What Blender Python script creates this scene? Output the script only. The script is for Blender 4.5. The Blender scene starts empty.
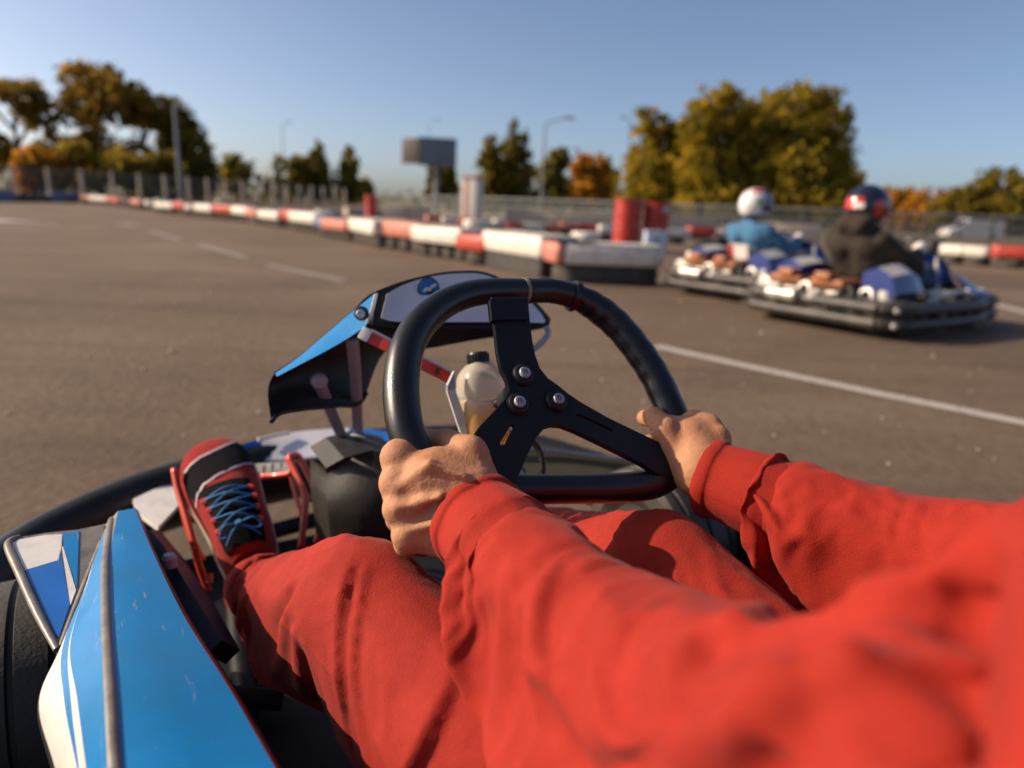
import bpy, bmesh, math, random
import numpy as np
from mathutils import Vector, Matrix
from mathutils.bvhtree import BVHTree

random.seed(7)
RNG = np.random.default_rng(11)
scene = bpy.context.scene
COL = scene.collection
rad = math.radians

# ------------------------------------------------------------------ camera model and frames
FPX = 683.0
PITCH, ROLL = rad(14.5), rad(2.5)
CAM = np.array([0.0, 0.0, 0.75])
FW = np.array([0.0, math.cos(PITCH), -math.sin(PITCH)])
_r0 = np.array([1.0, 0, 0]); _u0 = np.array([0.0, math.sin(PITCH), math.cos(PITCH)])
RT = _r0 * math.cos(ROLL) + _u0 * math.sin(ROLL)
UP = _u0 * math.cos(ROLL) - _r0 * math.sin(ROLL)

def ray(x, y): return FW + RT * ((x - 512) / FPX) + UP * ((384 - y) / FPX)
def at(x, y, d): return CAM + ray(x, y) * d
def G(x, y, z=0.0):
    d = ray(x, y)
    return CAM + d * ((z - CAM[2]) / d[2])
def hz(x): return 207 + 0.0437 * (x - 512)
def spot(x, dist):                       # ground point under the horizon at a distance
    p = at(x, hz(x), dist); return np.array([p[0], p[1], 0.0])
def height(x, y, dist): return CAM[2] + (hz(x) - y) / FPX * dist

ALPHA = rad(30)
R = np.array([math.cos(ALPHA), math.sin(ALPHA), 0.0])
F = np.array([-math.sin(ALPHA), math.cos(ALPHA), 0.0])
Z = np.array([0.0, 0, 1.0])
HUB = at(524, 392, .72)
def K(r, f, z): return np.array([HUB[0], HUB[1], 0]) + R * r + F * f + Z * z

# ------------------------------------------------------------------ materials
def new_mat(name):
    m = bpy.data.materials.new(name); m.use_nodes = True
    return m, m.node_tree, m.node_tree.nodes['Principled BSDF']
def N_(t, kind, **kw):
    n = t.nodes.new(kind)
    for k, v in kw.items():
        if k in n.inputs: n.inputs[k].default_value = v
        else: setattr(n, k, v)
    return n
def ramp(t, fac, stops):
    n = t.nodes.new('ShaderNodeValToRGB'); e = n.color_ramp.elements
    while len(e) < len(stops): e.new(0.5)
    for el, (p, c) in zip(e, stops):
        el.position = p; el.color = (*c, 1) if len(c) == 3 else c
    t.links.new(fac, n.inputs[0]); return n
def mat(name, col, rough=.5, metal=0, var=.18, vscale=14, bump=0.0, bscale=200, coat=0, sheen=0, spec=.5, dirt=None, dirt_amt=.5, dscale=9, wear=0):
    m, t, b = new_mat(name); L = t.links.new
    tc = N_(t, 'ShaderNodeTexCoord')
    n1 = N_(t, 'ShaderNodeTexNoise', Scale=vscale, Detail=6.0, Roughness=.65); L(tc.outputs['Object'], n1.inputs['Vector'])
    lo = tuple(max(0, c * (1 - var)) for c in col); hi = tuple(min(1, c * (1 + var)) for c in col)
    rp = ramp(t, n1.outputs['Fac'], [(.3, lo), (.7, hi)])
    out = rp.outputs[0]
    if dirt:
        n2 = N_(t, 'ShaderNodeTexNoise', Scale=dscale, Detail=8.0, Roughness=.7, Distortion=.6); L(tc.outputs['Object'], n2.inputs['Vector'])
        r2 = ramp(t, n2.outputs['Fac'], [(.48, (0, 0, 0)), (.75, (dirt_amt,) * 3)])
        mx = N_(t, 'ShaderNodeMix', data_type='RGBA'); L(r2.outputs[0], mx.inputs[0]); L(out, mx.inputs[6]); mx.inputs[7].default_value = (*dirt, 1)
        out = mx.outputs[2]
    if wear:                                    # fine pale scratches
        mp = N_(t, 'ShaderNodeMapping'); mp.inputs['Scale'].default_value = (70, 9, 40); mp.inputs['Rotation'].default_value = (0, 0, -.45)
        L(tc.outputs['Object'], mp.inputs['Vector'])
        n3 = N_(t, 'ShaderNodeTexNoise', Scale=1.5, Detail=4.0, Roughness=.8); L(mp.outputs[0], n3.inputs['Vector'])
        r3 = ramp(t, n3.outputs['Fac'], [(.62, (0, 0, 0)), (.74, (wear,) * 3)])
        mx = N_(t, 'ShaderNodeMix', data_type='RGBA'); L(r3.outputs[0], mx.inputs[0]); L(out, mx.inputs[6]); mx.inputs[7].default_value = (.42, .44, .45, 1)
        out = mx.outputs[2]
    L(out, b.inputs['Base Color'])
    rr = N_(t, 'ShaderNodeMapRange'); rr.inputs[3].default_value = max(.02, rough - .1); rr.inputs[4].default_value = min(1, rough + .12)
    L(n1.outputs['Fac'], rr.inputs[0]); L(rr.outputs[0], b.inputs['Roughness'])
    b.inputs['Metallic'].default_value = metal
    b.inputs['Coat Weight'].default_value = coat; b.inputs['Coat Roughness'].default_value = .12
    b.inputs['Sheen Weight'].default_value = sheen; b.inputs['Specular IOR Level'].default_value = spec
    if bump:
        n4 = N_(t, 'ShaderNodeTexNoise', Scale=bscale, Detail=4.0); L(tc.outputs['Object'], n4.inputs['Vector'])
        bp = N_(t, 'ShaderNodeBump', Strength=bump, Distance=.002); L(n4.outputs['Fac'], bp.inputs['Height']); L(bp.outputs[0], b.inputs['Normal'])
    return m

M = {}
M['black_plastic'] = mat('black_plastic', (.009, .009, .010), .42, spec=.4, bump=.2, bscale=400, dirt=(.06, .048, .038), dirt_amt=.25)
M['black_grip'] = mat('black_grip', (.009, .009, .011), .27, bump=.15, bscale=900, var=.3)
M['black_metal'] = mat('black_metal', (.007, .007, .009), .5, bump=.1, bscale=500, spec=.3)
M['rubber'] = mat('rubber', (.028, .024, .021), .62, bump=.35, bscale=220, dirt=(.11, .085, .06), dirt_amt=.6, dscale=9)
M['blue'] = mat('blue_paint', (.002, .175, .46), .42, spec=.3, coat=.12, var=.08, dirt=(.03, .11, .20), dirt_amt=.35, dscale=5, wear=.55)
M['deep_blue'] = mat('deep_blue', (.003, .115, .45), .42, coat=.12, var=.1, wear=.15)
M['white'] = mat('white_panel', (.70, .67, .63), .4, coat=.2, var=.08, dirt=(.34, .29, .25), dirt_amt=.5, dscale=22)
M['lilac'] = mat('white_decal', (.62, .60, .64), .3, coat=.3, var=.05)
M['scuffed_grey'] = mat('scuffed_grey', (.17, .145, .125), .36, var=.35, vscale=40, bump=.3, bscale=120)
M['navy'] = mat('navy_plastic', (.012, .016, .035), .45, var=.3)
M['dark_red'] = mat('dark_red', (.20, .012, .010), .4)
M['orange_red'] = mat('red_paint', (.55, .045, .015), .35, coat=.3, dirt=(.2, .04, .02), dirt_amt=.5, dscale=60)
M['strap_red'] = mat('strap_red', (.46, .022, .014), .5)
M['steel'] = mat('steel', (.45, .45, .47), .28, metal=1, var=.2)
M['galv'] = mat('galvanised_metal', (.30, .31, .36), .5, metal=.15, var=.25, bump=.2, bscale=60)
M['tank_grey'] = mat('grey_plastic', (.018, .016, .014), .55, spec=.3, var=.25, bump=.3, bscale=80, dirt=(.06, .05, .04), dirt_amt=.4, dscale=14)
M['cable'] = mat('cable', (.012, .012, .013), .5)
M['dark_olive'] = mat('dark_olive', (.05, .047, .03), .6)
M['shoe_red'] = mat('shoe_fabric', (.27, .013, .010), .85, spec=.1, var=.25, bump=.8, bscale=700, sheen=.1)
M['shoe_black'] = mat('shoe_black', (.006, .006, .008), .9, spec=.08, bump=.5, bscale=900)
M['lace'] = mat('lace_blue', (.012, .15, .36), .7, bump=.5, bscale=1500)
M['lilac_strip'] = mat('lilac_strip', (.34, .25, .30), .6)
M['sole'] = mat('sole_tan', (.33, .26, .20), .7, bump=.3)
M['grey_white'] = mat('grey_white', (.52, .50, .47), .5, dirt=(.25, .2, .17), dirt_amt=.5)

def cloth_mat(name, col, weave=1500, sheen=.35, rough=.85):
    m, t, b = new_mat(name); L = t.links.new
    tc = N_(t, 'ShaderNodeTexCoord')
    n1 = N_(t, 'ShaderNodeTexNoise', Scale=18.0, Detail=7.0, Roughness=.7); L(tc.outputs['Object'], n1.inputs['Vector'])
    n2 = N_(t, 'ShaderNodeTexNoise', Scale=weave, Detail=2.0); L(tc.outputs['Object'], n2.inputs['Vector'])
    ad = N_(t, 'ShaderNodeMath', operation='MULTIPLY_ADD'); L(n2.outputs['Fac'], ad.inputs[0]); ad.inputs[1].default_value = .55; L(n1.outputs['Fac'], ad.inputs[2])
    rp = ramp(t, ad.outputs[0], [(.5, tuple(c * .80 for c in col)), (1.05, tuple(min(1, c * 1.14) for c in col))])
    L(rp.outputs[0], b.inputs['Base Color'])
    b.inputs['Roughness'].default_value = rough; b.inputs['Sheen Weight'].default_value = sheen; b.inputs['Sheen Roughness'].default_value = .4
    b.inputs['Specular IOR Level'].default_value = .15
    b1 = N_(t, 'ShaderNodeBump', Strength=.6, Distance=.0010); L(n2.outputs['Fac'], b1.inputs['Height'])
    n5 = N_(t, 'ShaderNodeTexNoise', Scale=60.0, Detail=4.0, Distortion=.8); L(tc.outputs['Object'], n5.inputs['Vector'])
    b2 = N_(t, 'ShaderNodeBump', Strength=.14, Distance=.003); L(n5.outputs['Fac'], b2.inputs['Height']); L(b1.outputs[0], b2.inputs['Normal'])
    L(b2.outputs[0], b.inputs['Normal'])
    return m
M['red_cloth'] = cloth_mat('red_cloth', (.285, .0205, .012), 800, .05)
M['red_twill'] = cloth_mat('red_twill', (.28, .023, .015), 620, .05)

def skin_mat():
    m, t, b = new_mat('skin'); L = t.links.new
    tc = N_(t, 'ShaderNodeTexCoord')
    n1 = N_(t, 'ShaderNodeTexNoise', Scale=45.0, Detail=6.0, Roughness=.7); L(tc.outputs['Object'], n1.inputs['Vector'])
    rp = ramp(t, n1.outputs['Fac'], [(.25, (.34, .150, .075)), (.55, (.43, .205, .108)), (.8, (.48, .25, .14))])
    L(rp.outputs[0], b.inputs['Base Color'])
    b.inputs['Roughness'].default_value = .66; b.inputs['Specular IOR Level'].default_value = .35; b.inputs['Subsurface Weight'].default_value = .07
    b.inputs['Subsurface Radius'].default_value = (.006, .002, .001); b.inputs['Subsurface Scale'].default_value = 1.0
    v = N_(t, 'ShaderNodeTexVoronoi', Scale=520.0); L(tc.outputs['Object'], v.inputs['Vector'])
    n2 = N_(t, 'ShaderNodeTexNoise', Scale=110.0, Detail=6.0, Distortion=1.2); L(tc.outputs['Object'], n2.inputs['Vector'])
    ad = N_(t, 'ShaderNodeMath', operation='MULTIPLY_ADD'); L(v.outputs['Distance'], ad.inputs[0]); ad.inputs[1].default_value = .35; L(n2.outputs['Fac'], ad.inputs[2])
    bp = N_(t, 'ShaderNodeBump', Strength=.42, Distance=.0013); L(ad.outputs[0], bp.inputs['Height']); L(bp.outputs[0], b.inputs['Normal'])
    return m
M['skin'] = skin_mat()

def bottle_mat():
    m, t, b = new_mat('translucent_bottle'); L = t.links.new
    tc = N_(t, 'ShaderNodeTexCoord'); sp = N_(t, 'ShaderNodeSeparateXYZ'); L(tc.outputs['Generated'], sp.inputs[0])
    n1 = N_(t, 'ShaderNodeTexNoise', Scale=30.0, Detail=4.0); L(tc.outputs['Object'], n1.inputs['Vector'])
    ad = N_(t, 'ShaderNodeMath', operation='MULTIPLY_ADD'); L(n1.outputs['Fac'], ad.inputs[0]); ad.inputs[1].default_value = .25; L(sp.outputs['Z'], ad.inputs[2])
    # amber fluid fills the lower part of the milky bottle
    rp = ramp(t, ad.outputs[0], [(.30, (.62, .30, .05)), (.55, (.72, .48, .20)), (.72, (.85, .78, .66))])
    L(rp.outputs[0], b.inputs['Base Color'])
    b.inputs['Roughness'].default_value = .25; b.inputs['Transmission Weight'].default_value = .6; b.inputs['IOR'].default_value = 1.3
    b.inputs['Subsurface Weight'].default_value = .25; b.inputs['Subsurface Radius'].default_value = (.02, .012, .006)
    return m
M['bottle'] = bottle_mat()

def asphalt_mat():
    m, t, b = new_mat('asphalt'); L = t.links.new
    tc = N_(t, 'ShaderNodeTexCoord')
    big = N_(t, 'ShaderNodeTexNoise', Scale=.35, Detail=6.0, Roughness=.6, Distortion=.5); L(tc.outputs['Object'], big.inputs['Vector'])
    mid = N_(t, 'ShaderNodeTexNoise', Scale=9.0, Detail=6.0, Roughness=.75); L(tc.outputs['Object'], mid.inputs['Vector'])
    fine = N_(t, 'ShaderNodeTexNoise', Scale=170.0, Detail=5.0, Roughness=.8); L(tc.outputs['Object'], fine.inputs['Vector'])
    a1 = N_(t, 'ShaderNodeMath', operation='MULTIPLY_ADD'); L(mid.outputs['Fac'], a1.inputs[0]); a1.inputs[1].default_value = .45; L(big.outputs['Fac'], a1.inputs[2])
    a2 = N_(t, 'ShaderNodeMath', operation='MULTIPLY_ADD'); L(fine.outputs['Fac'], a2.inputs[0]); a2.inputs[1].default_value = 1.35; L(a1.outputs[0], a2.inputs[2])
    rp = ramp(t, a2.outputs[0], [(.75, (.074, .049, .031)), (1.18, (.148, .101, .066)), (1.5, (.225, .160, .108))])
    mr = N_(t, 'ShaderNodeMapRange'); L(a2.outputs[0], mr.inputs[0]); mr.inputs[1].default_value = .98; mr.inputs[2].default_value = 1.82
    L(mr.outputs[0], rp.inputs[0])
    for e, p in zip(rp.color_ramp.elements, (.1, .48, .85)): e.position = p
    v = N_(t, 'ShaderNodeTexVoronoi', Scale=26.0); L(tc.outputs['Object'], v.inputs['Vector'])
    r2 = ramp(t, v.outputs['Distance'], [(.06, (.8, .8, .8)), (.10, (0, 0, 0))])
    vs = N_(t, 'ShaderNodeSeparateColor'); L(v.outputs['Color'], vs.inputs[0])
    gt = N_(t, 'ShaderNodeMath', operation='GREATER_THAN'); L(vs.outputs[0], gt.inputs[0]); gt.inputs[1].default_value = .86
    mu = N_(t, 'ShaderNodeMath', operation='MULTIPLY'); L(r2.outputs[0], mu.inputs[0]); L(gt.outputs[0], mu.inputs[1])
    mx = N_(t, 'ShaderNodeMix', data_type='RGBA'); L(mu.outputs[0], mx.inputs[0]); L(rp.outputs[0], mx.inputs[6]); mx.inputs[7].default_value = (.30, .26, .21, 1)
    mpg = N_(t, 'ShaderNodeMapping'); mpg.inputs['Rotation'].default_value = (0, 0, .42); mpg.inputs['Scale'].default_value = (.10, 1.5, 1)
    L(tc.outputs['Object'], mpg.inputs['Vector'])
    st = N_(t, 'ShaderNodeTexNoise', Scale=1.4, Detail=5.0, Roughness=.6, Distortion=.3); L(mpg.outputs[0], st.inputs['Vector'])
    sr = ramp(t, st.outputs['Fac'], [(.50, (1, 1, 1)), (.66, (.74, .74, .74))])
    m3 = N_(t, 'ShaderNodeMix', data_type='RGBA', blend_type='MULTIPLY'); m3.inputs[0].default_value = .8; L(mx.outputs[2], m3.inputs[6]); L(sr.outputs[0], m3.inputs[7])
    L(m3.outputs[2], b.inputs['Base Color'])
    b.inputs['Roughness'].default_value = .85; b.inputs['Specular IOR Level'].default_value = .3
    ad = N_(t, 'ShaderNodeMath', operation='ADD'); L(fine.outputs['Fac'], ad.inputs[0]); L(v.outputs['Distance'], ad.inputs[1])
    bp = N_(t, 'ShaderNodeBump', Strength=.8, Distance=.006); L(ad.outputs[0], bp.inputs['Height']); L(bp.outputs[0], b.inputs['Normal'])
    return m
def paintline_mat(amt=.75, name='worn_line_paint'):
    m, t, b = new_mat(name); L = t.links.new
    tc = N_(t, 'ShaderNodeTexCoord')
    n = N_(t, 'ShaderNodeTexNoise', Scale=28.0, Detail=8.0, Roughness=.8); L(tc.outputs['Object'], n.inputs['Vector'])
    rp = ramp(t, n.outputs['Fac'], [(.36, (.13, .10, .08)), (.36 + .3 * (1.2 - amt), (.15 + .33 * amt, .13 + .31 * amt, .11 + .29 * amt))])
    L(rp.outputs[0], b.inputs['Base Color']); b.inputs['Roughness'].default_value = .8
    return m
def leaf_mat(name, stops):
    m, t, b = new_mat(name); L = t.links.new
    g = N_(t, 'ShaderNodeNewGeometry'); tc = N_(t, 'ShaderNodeTexCoord')
    n = N_(t, 'ShaderNodeTexNoise', Scale=.55, Detail=3.0); L(tc.outputs['Object'], n.inputs['Vector'])
    a = N_(t, 'ShaderNodeMath', operation='MULTIPLY_ADD'); L(g.outputs['Random Per Island'], a.inputs[0]); a.inputs[1].default_value = .5
    s = N_(t, 'ShaderNodeMath', operation='MULTIPLY_ADD'); L(n.outputs['Fac'], s.inputs[0]); s.inputs[1].default_value = 2.0; s.inputs[2].default_value = -.75
    L(s.outputs[0], a.inputs[2])
    rp = ramp(t, a.outputs[0], stops)
    L(rp.outputs[0], b.inputs['Base Color']); b.inputs['Roughness'].default_value = .7; b.inputs['Specular IOR Level'].default_value = .2
    tr = N_(t, 'ShaderNodeBsdfTranslucent'); L(rp.outputs[0], tr.inputs[0])
    mx = N_(t, 'ShaderNodeMixShader'); mx.inputs[0].default_value = .5
    L(b.outputs[0], mx.inputs[1]); L(tr.outputs[0], mx.inputs[2]); L(mx.outputs[0], t.nodes['Material Output'].inputs[0])
    return m
M['leaf_olive'] = leaf_mat('leaf_olive', [(.1, (.07, .07, .012)), (.5, (.20, .15, .018)), (.9, (.38, .26, .022))])
M['leaf_yellow'] = leaf_mat('leaf_yellow', [(.0, (.10, .10, .018)), (.3, (.20, .16, .02)), (.6, (.36, .26, .02)), (1.0, (.58, .39, .028))])
M['leaf_dark'] = leaf_mat('leaf_dark', [(.1, (.08, .07, .016)), (.5, (.26, .17, .026)), (.95, (.55, .32, .035))])
M['leaf_orange'] = leaf_mat('leaf_orange', [(.1, (.14, .08, .012)), (.5, (.48, .23, .02)), (.95, (.68, .31, .03))])
M['leaf_green'] = leaf_mat('leaf_green', [(.1, (.08, .085, .022)), (.5, (.21, .18, .032)), (.95, (.40, .30, .035))])
M['bark'] = mat('bark', (.07, .05, .035), .9, bump=1, bscale=30, vscale=4)
M['asphalt'] = asphalt_mat()
M['line'] = paintline_mat(.8)
M['line_faint'] = paintline_mat(.5, 'faded_line_paint')
M['grass'] = mat('dry_grass', (.14, .10, .045), .9, var=.45, vscale=2, bump=1, bscale=20)
M['concrete'] = mat('concrete', (.46, .38, .30), .85, var=.2, vscale=5, bump=.4, bscale=60)
M['bar_white'] = mat('barrier_white', (.68, .63, .56), .5, var=.08, vscale=5, dirt=(.35, .29, .23), dirt_amt=.8, dscale=8)
M['bar_red'] = mat('barrier_red', (.44, .050, .030), .5, var=.15, vscale=5, dirt=(.22, .06, .04), dirt_amt=.8, dscale=8)
M['bar_pink'] = mat('barrier_faded', (.50, .17, .12), .55, var=.2, vscale=5, dirt=(.33, .2, .15), dirt_amt=.8, dscale=8)
M['bar_black'] = mat('barrier_black', (.025, .022, .02), .6, dirt=(.1, .08, .06), dirt_amt=.5, dscale=5)
M['bar_blue'] = mat('barrier_blue', (.12, .15, .24), .6, var=.2)
M['bar_tyre'] = mat('barrier_tyre', (.05, .043, .036), .85, var=.3, bump=.6, bscale=60, dirt=(.15, .12, .09), dirt_amt=.7, dscale=7)
M['drum_red'] = mat('drum_red', (.42, .03, .02), .4, var=.15, dirt=(.18, .05, .04), dirt_amt=.4, dscale=6)
M['box_blue'] = mat('pale_blue_box', (.42, .50, .62), .5)
M['pole_grey'] = mat('pole_grey', (.19, .20, .21), .55, metal=.3)
M['board_blue'] = mat('billboard_face', (.13, .17, .21), .5, var=.1, vscale=1)
M['board_dark'] = mat('billboard_dark', (.055, .042, .035), .6, var=.3, vscale=2)
M['van_white'] = mat('van_white', (.72, .70, .68), .3, coat=.4, var=.04)
M['glass_dark'] = mat('dark_glass', (.01, .012, .015), .08, spec=.6)
M['fence_green'] = mat('fence_green', (.05, .065, .055), .6)
M['silver_dirty'] = mat('engine_aluminium', (.55, .51, .46), .42, metal=.55, var=.3, vscale=30, dirt=(.12, .09, .07), dirt_amt=.6, dscale=25)
M['airbox'] = mat('brown_airbox', (.30, .105, .035), .5, var=.25)
M['kart_plastic'] = mat('kart_bumper_plastic', (.026, .023, .021), .5, var=.4, bump=.3, dirt=(.13, .10, .075), dirt_amt=.65, dscale=8)
M['kart_blue'] = mat('kart_blue', (.008, .028, .17), .3, coat=.3, var=.1)
M['kart_sky'] = mat('kart_light_blue', (.03, .20, .50), .3, coat=.3, var=.15)
M['jacket_black'] = cloth_mat('jacket_black', (.034, .026, .021), 200, .05)
M['jacket_blue'] = cloth_mat('jacket_blue', (.055, .15, .27), 200, .1)
M['jacket_grey'] = cloth_mat('jacket_grey', (.17, .14, .13), 200)
M['denim'] = cloth_mat('denim', (.05, .075, .14), 200)
M['helmet_white'] = mat('helmet_white', (.75, .73, .70), .25, coat=.5, var=.04)
M['helmet_navy'] = mat('helmet_navy', (.012, .015, .032), .2, coat=.5)
M['helmet_red'] = mat('helmet_red', (.48, .03, .025), .2, coat=.5)
M['helmet_violet'] = mat('helmet_violet', (.16, .10, .30), .2, coat=.5)
M['helmet_green'] = mat('helmet_green', (.25, .36, .06), .25, coat=.5)
M['glove'] = mat('white_glove', (.66, .63, .60), .8)

def chain_mat():
    m, t, b = new_mat('chain_link'); L = t.links.new
    b.inputs['Base Color'].default_value = (.07, .085, .08, 1); b.inputs['Roughness'].default_value = .6; b.inputs['Metallic'].default_value = .2
    uv = N_(t, 'ShaderNodeUVMap')
    sp = N_(t, 'ShaderNodeSeparateXYZ'); L(uv.outputs[0], sp.inputs[0])
    outs = []
    for op in ('ADD', 'SUBTRACT'):
        a = N_(t, 'ShaderNodeMath', operation=op); L(sp.outputs['X'], a.inputs[0]); L(sp.outputs['Y'], a.inputs[1])
        mlt = N_(t, 'ShaderNodeMath', operation='MULTIPLY'); L(a.outputs[0], mlt.inputs[0]); mlt.inputs[1].default_value = 14.0
        fr = N_(t, 'ShaderNodeMath', operation='FRACT'); L(mlt.outputs[0], fr.inputs[0])
        lt = N_(t, 'ShaderNodeMath', operation='LESS_THAN'); L(fr.outputs[0], lt.inputs[0]); lt.inputs[1].default_value = .2
        outs.append(lt.outputs[0])
    mxm = N_(t, 'ShaderNodeMath', operation='MAXIMUM'); L(outs[0], mxm.inputs[0]); L(outs[1], mxm.inputs[1])
    tp = N_(t, 'ShaderNodeBsdfTransparent'); mx = N_(t, 'ShaderNodeMixShader')
    L(mxm.outputs[0], mx.inputs[0]); L(tp.outputs[0], mx.inputs[1]); L(b.outputs[0], mx.inputs[2]); L(mx.outputs[0], t.nodes['Material Output'].inputs[0])
    return m
M['chain'] = chain_mat()

# ------------------------------------------------------------------ object helpers
MINV = {}
def empty(name, loc, rz=0.0, label=None, cat=None, group=None):
    o = bpy.data.objects.new(name, None); COL.objects.link(o)
    o.location = Vector([float(c) for c in loc]); o.rotation_euler = (0, 0, rz)
    o.empty_display_size = .1
    MINV[o] = np.array((Matrix.Translation(o.location) @ Matrix.Rotation(rz, 4, 'Z')).inverted())
    tag(o, label, cat, group); return o
def tag(o, label=None, cat=None, group=None, kind=None):
    if label: o['label'] = label
    if cat: o['category'] = cat
    if group: o['group'] = group
    if kind: o['kind'] = kind
    return o
def root_inv(p):
    while p is not None:
        if p in MINV: return MINV[p]
        p = p.parent
    return None
def obj(name, verts, faces, mats, fm=None, parent=None, smooth=True, angle=40, loc=None, local=False):
    """one mesh object; verts are in world space unless local (then in the parent's root space)"""
    V = np.asarray(verts, dtype=float).reshape(-1, 3)
    if not local:
        mi = root_inv(parent) if parent is not None else None
        if mi is not None: V = V @ mi[:3, :3].T + mi[:3, 3]
        elif loc is not None: V = V - np.asarray(loc)
    me = bpy.data.meshes.new(name)
    if isinstance(faces, np.ndarray): faces = faces.tolist()
    me.from_pydata(V.tolist(), [], faces)
    if not isinstance(mats, (list, tuple)): mats = [mats]
    for m in mats: me.materials.append(M[m] if isinstance(m, str) else m)
    if fm is not None: me.polygons.foreach_set('material_index', np.asarray(fm, dtype=np.int32))
    if smooth:
        me.polygons.foreach_set('use_smooth', np.ones(len(me.polygons), dtype=bool))
        if angle and angle < 170:
            try: me.set_sharp_from_angle(angle=rad(angle))
            except Exception: pass
    me.validate(); me.update()
    o = bpy.data.objects.new(name, me); COL.objects.link(o)
    if parent is not None: o.parent = parent
    elif loc is not None and not local: o.location = Vector([float(c) for c in loc])
    return o

class MB:
    def __init__(s): s.v = []; s.f = []; s.m = []; s.mats = []
    def mi(s, m):
        if m not in s.mats: s.mats.append(m)
        return s.mats.index(m)
    def add(s, V, Fc, m):
        o = len(s.v); s.v += [tuple(map(float, p)) for p in V]
        k = s.mi(m)
        for f in Fc: s.f.append([i + o for i in f]); s.m.append(k)
    def box(s, c, size, m, ax=None, bev=0.0):
        c = np.asarray(c, float); ax = np.eye(3) if ax is None else np.asarray(ax, float)
        hx, hy, hz_ = [x / 2 for x in size]
        if bev <= 0:
            P = [c + ax[0] * (sx * hx) + ax[1] * (sy * hy) + ax[2] * (sz * hz_) for sz in (-1, 1) for sy in (-1, 1) for sx in (-1, 1)]
            s.add(P, [(0, 2, 3, 1), (4, 5, 7, 6), (0, 1, 5, 4), (2, 6, 7, 3), (0, 4, 6, 2), (1, 3, 7, 5)], m)
        else:
            bm = bmesh.new(); bmesh.ops.create_cube(bm, size=1)
            for v in bm.verts: v.co = Vector((v.co.x * size[0], v.co.y * size[1], v.co.z * size[2]))
            bmesh.ops.bevel(bm, geom=bm.edges[:], offset=bev, segments=2, affect='EDGES', profile=.6)
            bm.verts.ensure_lookup_table(); bm.verts.index_update()
            P = [c + ax[0] * v.co.x + ax[1] * v.co.y + ax[2] * v.co.z for v in bm.verts]
            s.add(P, [[v.index for v in f.verts] for f in bm.faces], m); bm.free()
        return s
    def tube(s, pts, r, m, n=12, closed=False, cap=True, sub=1, flat=None, up=None):
        pts = np.asarray(pts, float)
        if sub > 1: pts, r = catmull(pts, r, sub, closed)
        k = len(pts); r = np.broadcast_to(np.asarray(r, float), (k,))
        if closed: T = np.roll(pts, -1, 0) - np.roll(pts, 1, 0)
        else: T = np.gradient(pts, axis=0)
        T /= np.linalg.norm(T, axis=1)[:, None] + 1e-12
        u = np.asarray(up, float) if up is not None else (Z if abs(T[0] @ Z) < .9 else np.array([1., 0, 0]))
        V = []
        for i in range(k):
            u = u - T[i] * (u @ T[i]); u /= np.linalg.norm(u) + 1e-12
            w = np.cross(T[i], u)
            fu, fw_ = flat if flat else (1, 1)
            for j in range(n):
                a = 2 * math.pi * j / n
                V.append(pts[i] + r[i] * (u * (math.cos(a) * fu) + w * (math.sin(a) * fw_)))
        Fc = []
        for i in range(k if closed else k - 1):
            for j in range(n):
                a, b = i * n + j, i * n + (j + 1) % n; i2 = (i + 1) % k
                Fc.append((a, b, i2 * n + (j + 1) % n, i2 * n + j))
        if not closed and cap: Fc += [list(range(n - 1, -1, -1)), [(k - 1) * n + j for j in range(n)]]
        s.add(V, Fc, m); return s
    def lathe(s, prof, m, c=(0, 0, 0), ax=None, n=24, mats=None):
        c = np.asarray(c, float); ax = np.eye(3) if ax is None else np.asarray(ax, float)
        V = []
        for (r, h) in prof:
            for j in range(n):
                a = 2 * math.pi * j / n
                V.append(c + ax[0] * (r * math.cos(a)) + ax[1] * (r * math.sin(a)) + ax[2] * h)
        k = len(prof)
        for i in range(k - 1):
            mm = mats[i] if mats else m
            s.add([V[i * n + j] for j in range(n)] + [V[(i + 1) * n + j] for j in range(n)], [(j, (j + 1) % n, n + (j + 1) % n, n + j) for j in range(n)], mm)
        s.add(V[:n], [list(range(n - 1, -1, -1))], mats[0] if mats else m); s.add(V[-n:], [list(range(n))], mats[-1] if mats else m)
        return s
    def plate(s, poly, thick, m, nrm=None):
        """polygon (3d points, roughly flat) given a thickness behind it (along -nrm)"""
        P = np.asarray(poly, float); n = len(P)
        if nrm is None:
            nrm = np.zeros(3)
            for i in range(n): nrm += np.cross(P[i] - P.mean(0), P[(i + 1) % n] - P.mean(0))
            nrm /= np.linalg.norm(nrm)
            if nrm @ (CAM - P.mean(0)) < 0: nrm = -nrm
        nrm = np.asarray(nrm, float)
        V = list(P) + list(P - nrm * thick)
        s.add(V, [list(range(n)), list(range(2 * n - 1, n - 1, -1))] + [(i, n + i, n + (i + 1) % n, (i + 1) % n) for i in range(n)], m)
        return s
    def loft(s, rows, m, colmats=None):
        k = len(rows); n = len(rows[0]); V = [p for r in rows for p in r]
        if colmats is None: s.add(V, [(i * n + j, i * n + j + 1, (i + 1) * n + j + 1, (i + 1) * n + j) for i in range(k - 1) for j in range(n - 1)], m)
        else:
            o = len(s.v); s.v += [tuple(map(float, p)) for p in V]
            for i in range(k - 1):
                for j in range(n - 1):
                    s.f.append([o + i * n + j, o + i * n + j + 1, o + (i + 1) * n + j + 1, o + (i + 1) * n + j]); s.m.append(s.mi(colmats[j]))
        return s
    def build(s, name, parent=None, **kw):
        return obj(name, s.v, s.f, s.mats, s.m, parent, **kw)

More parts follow.
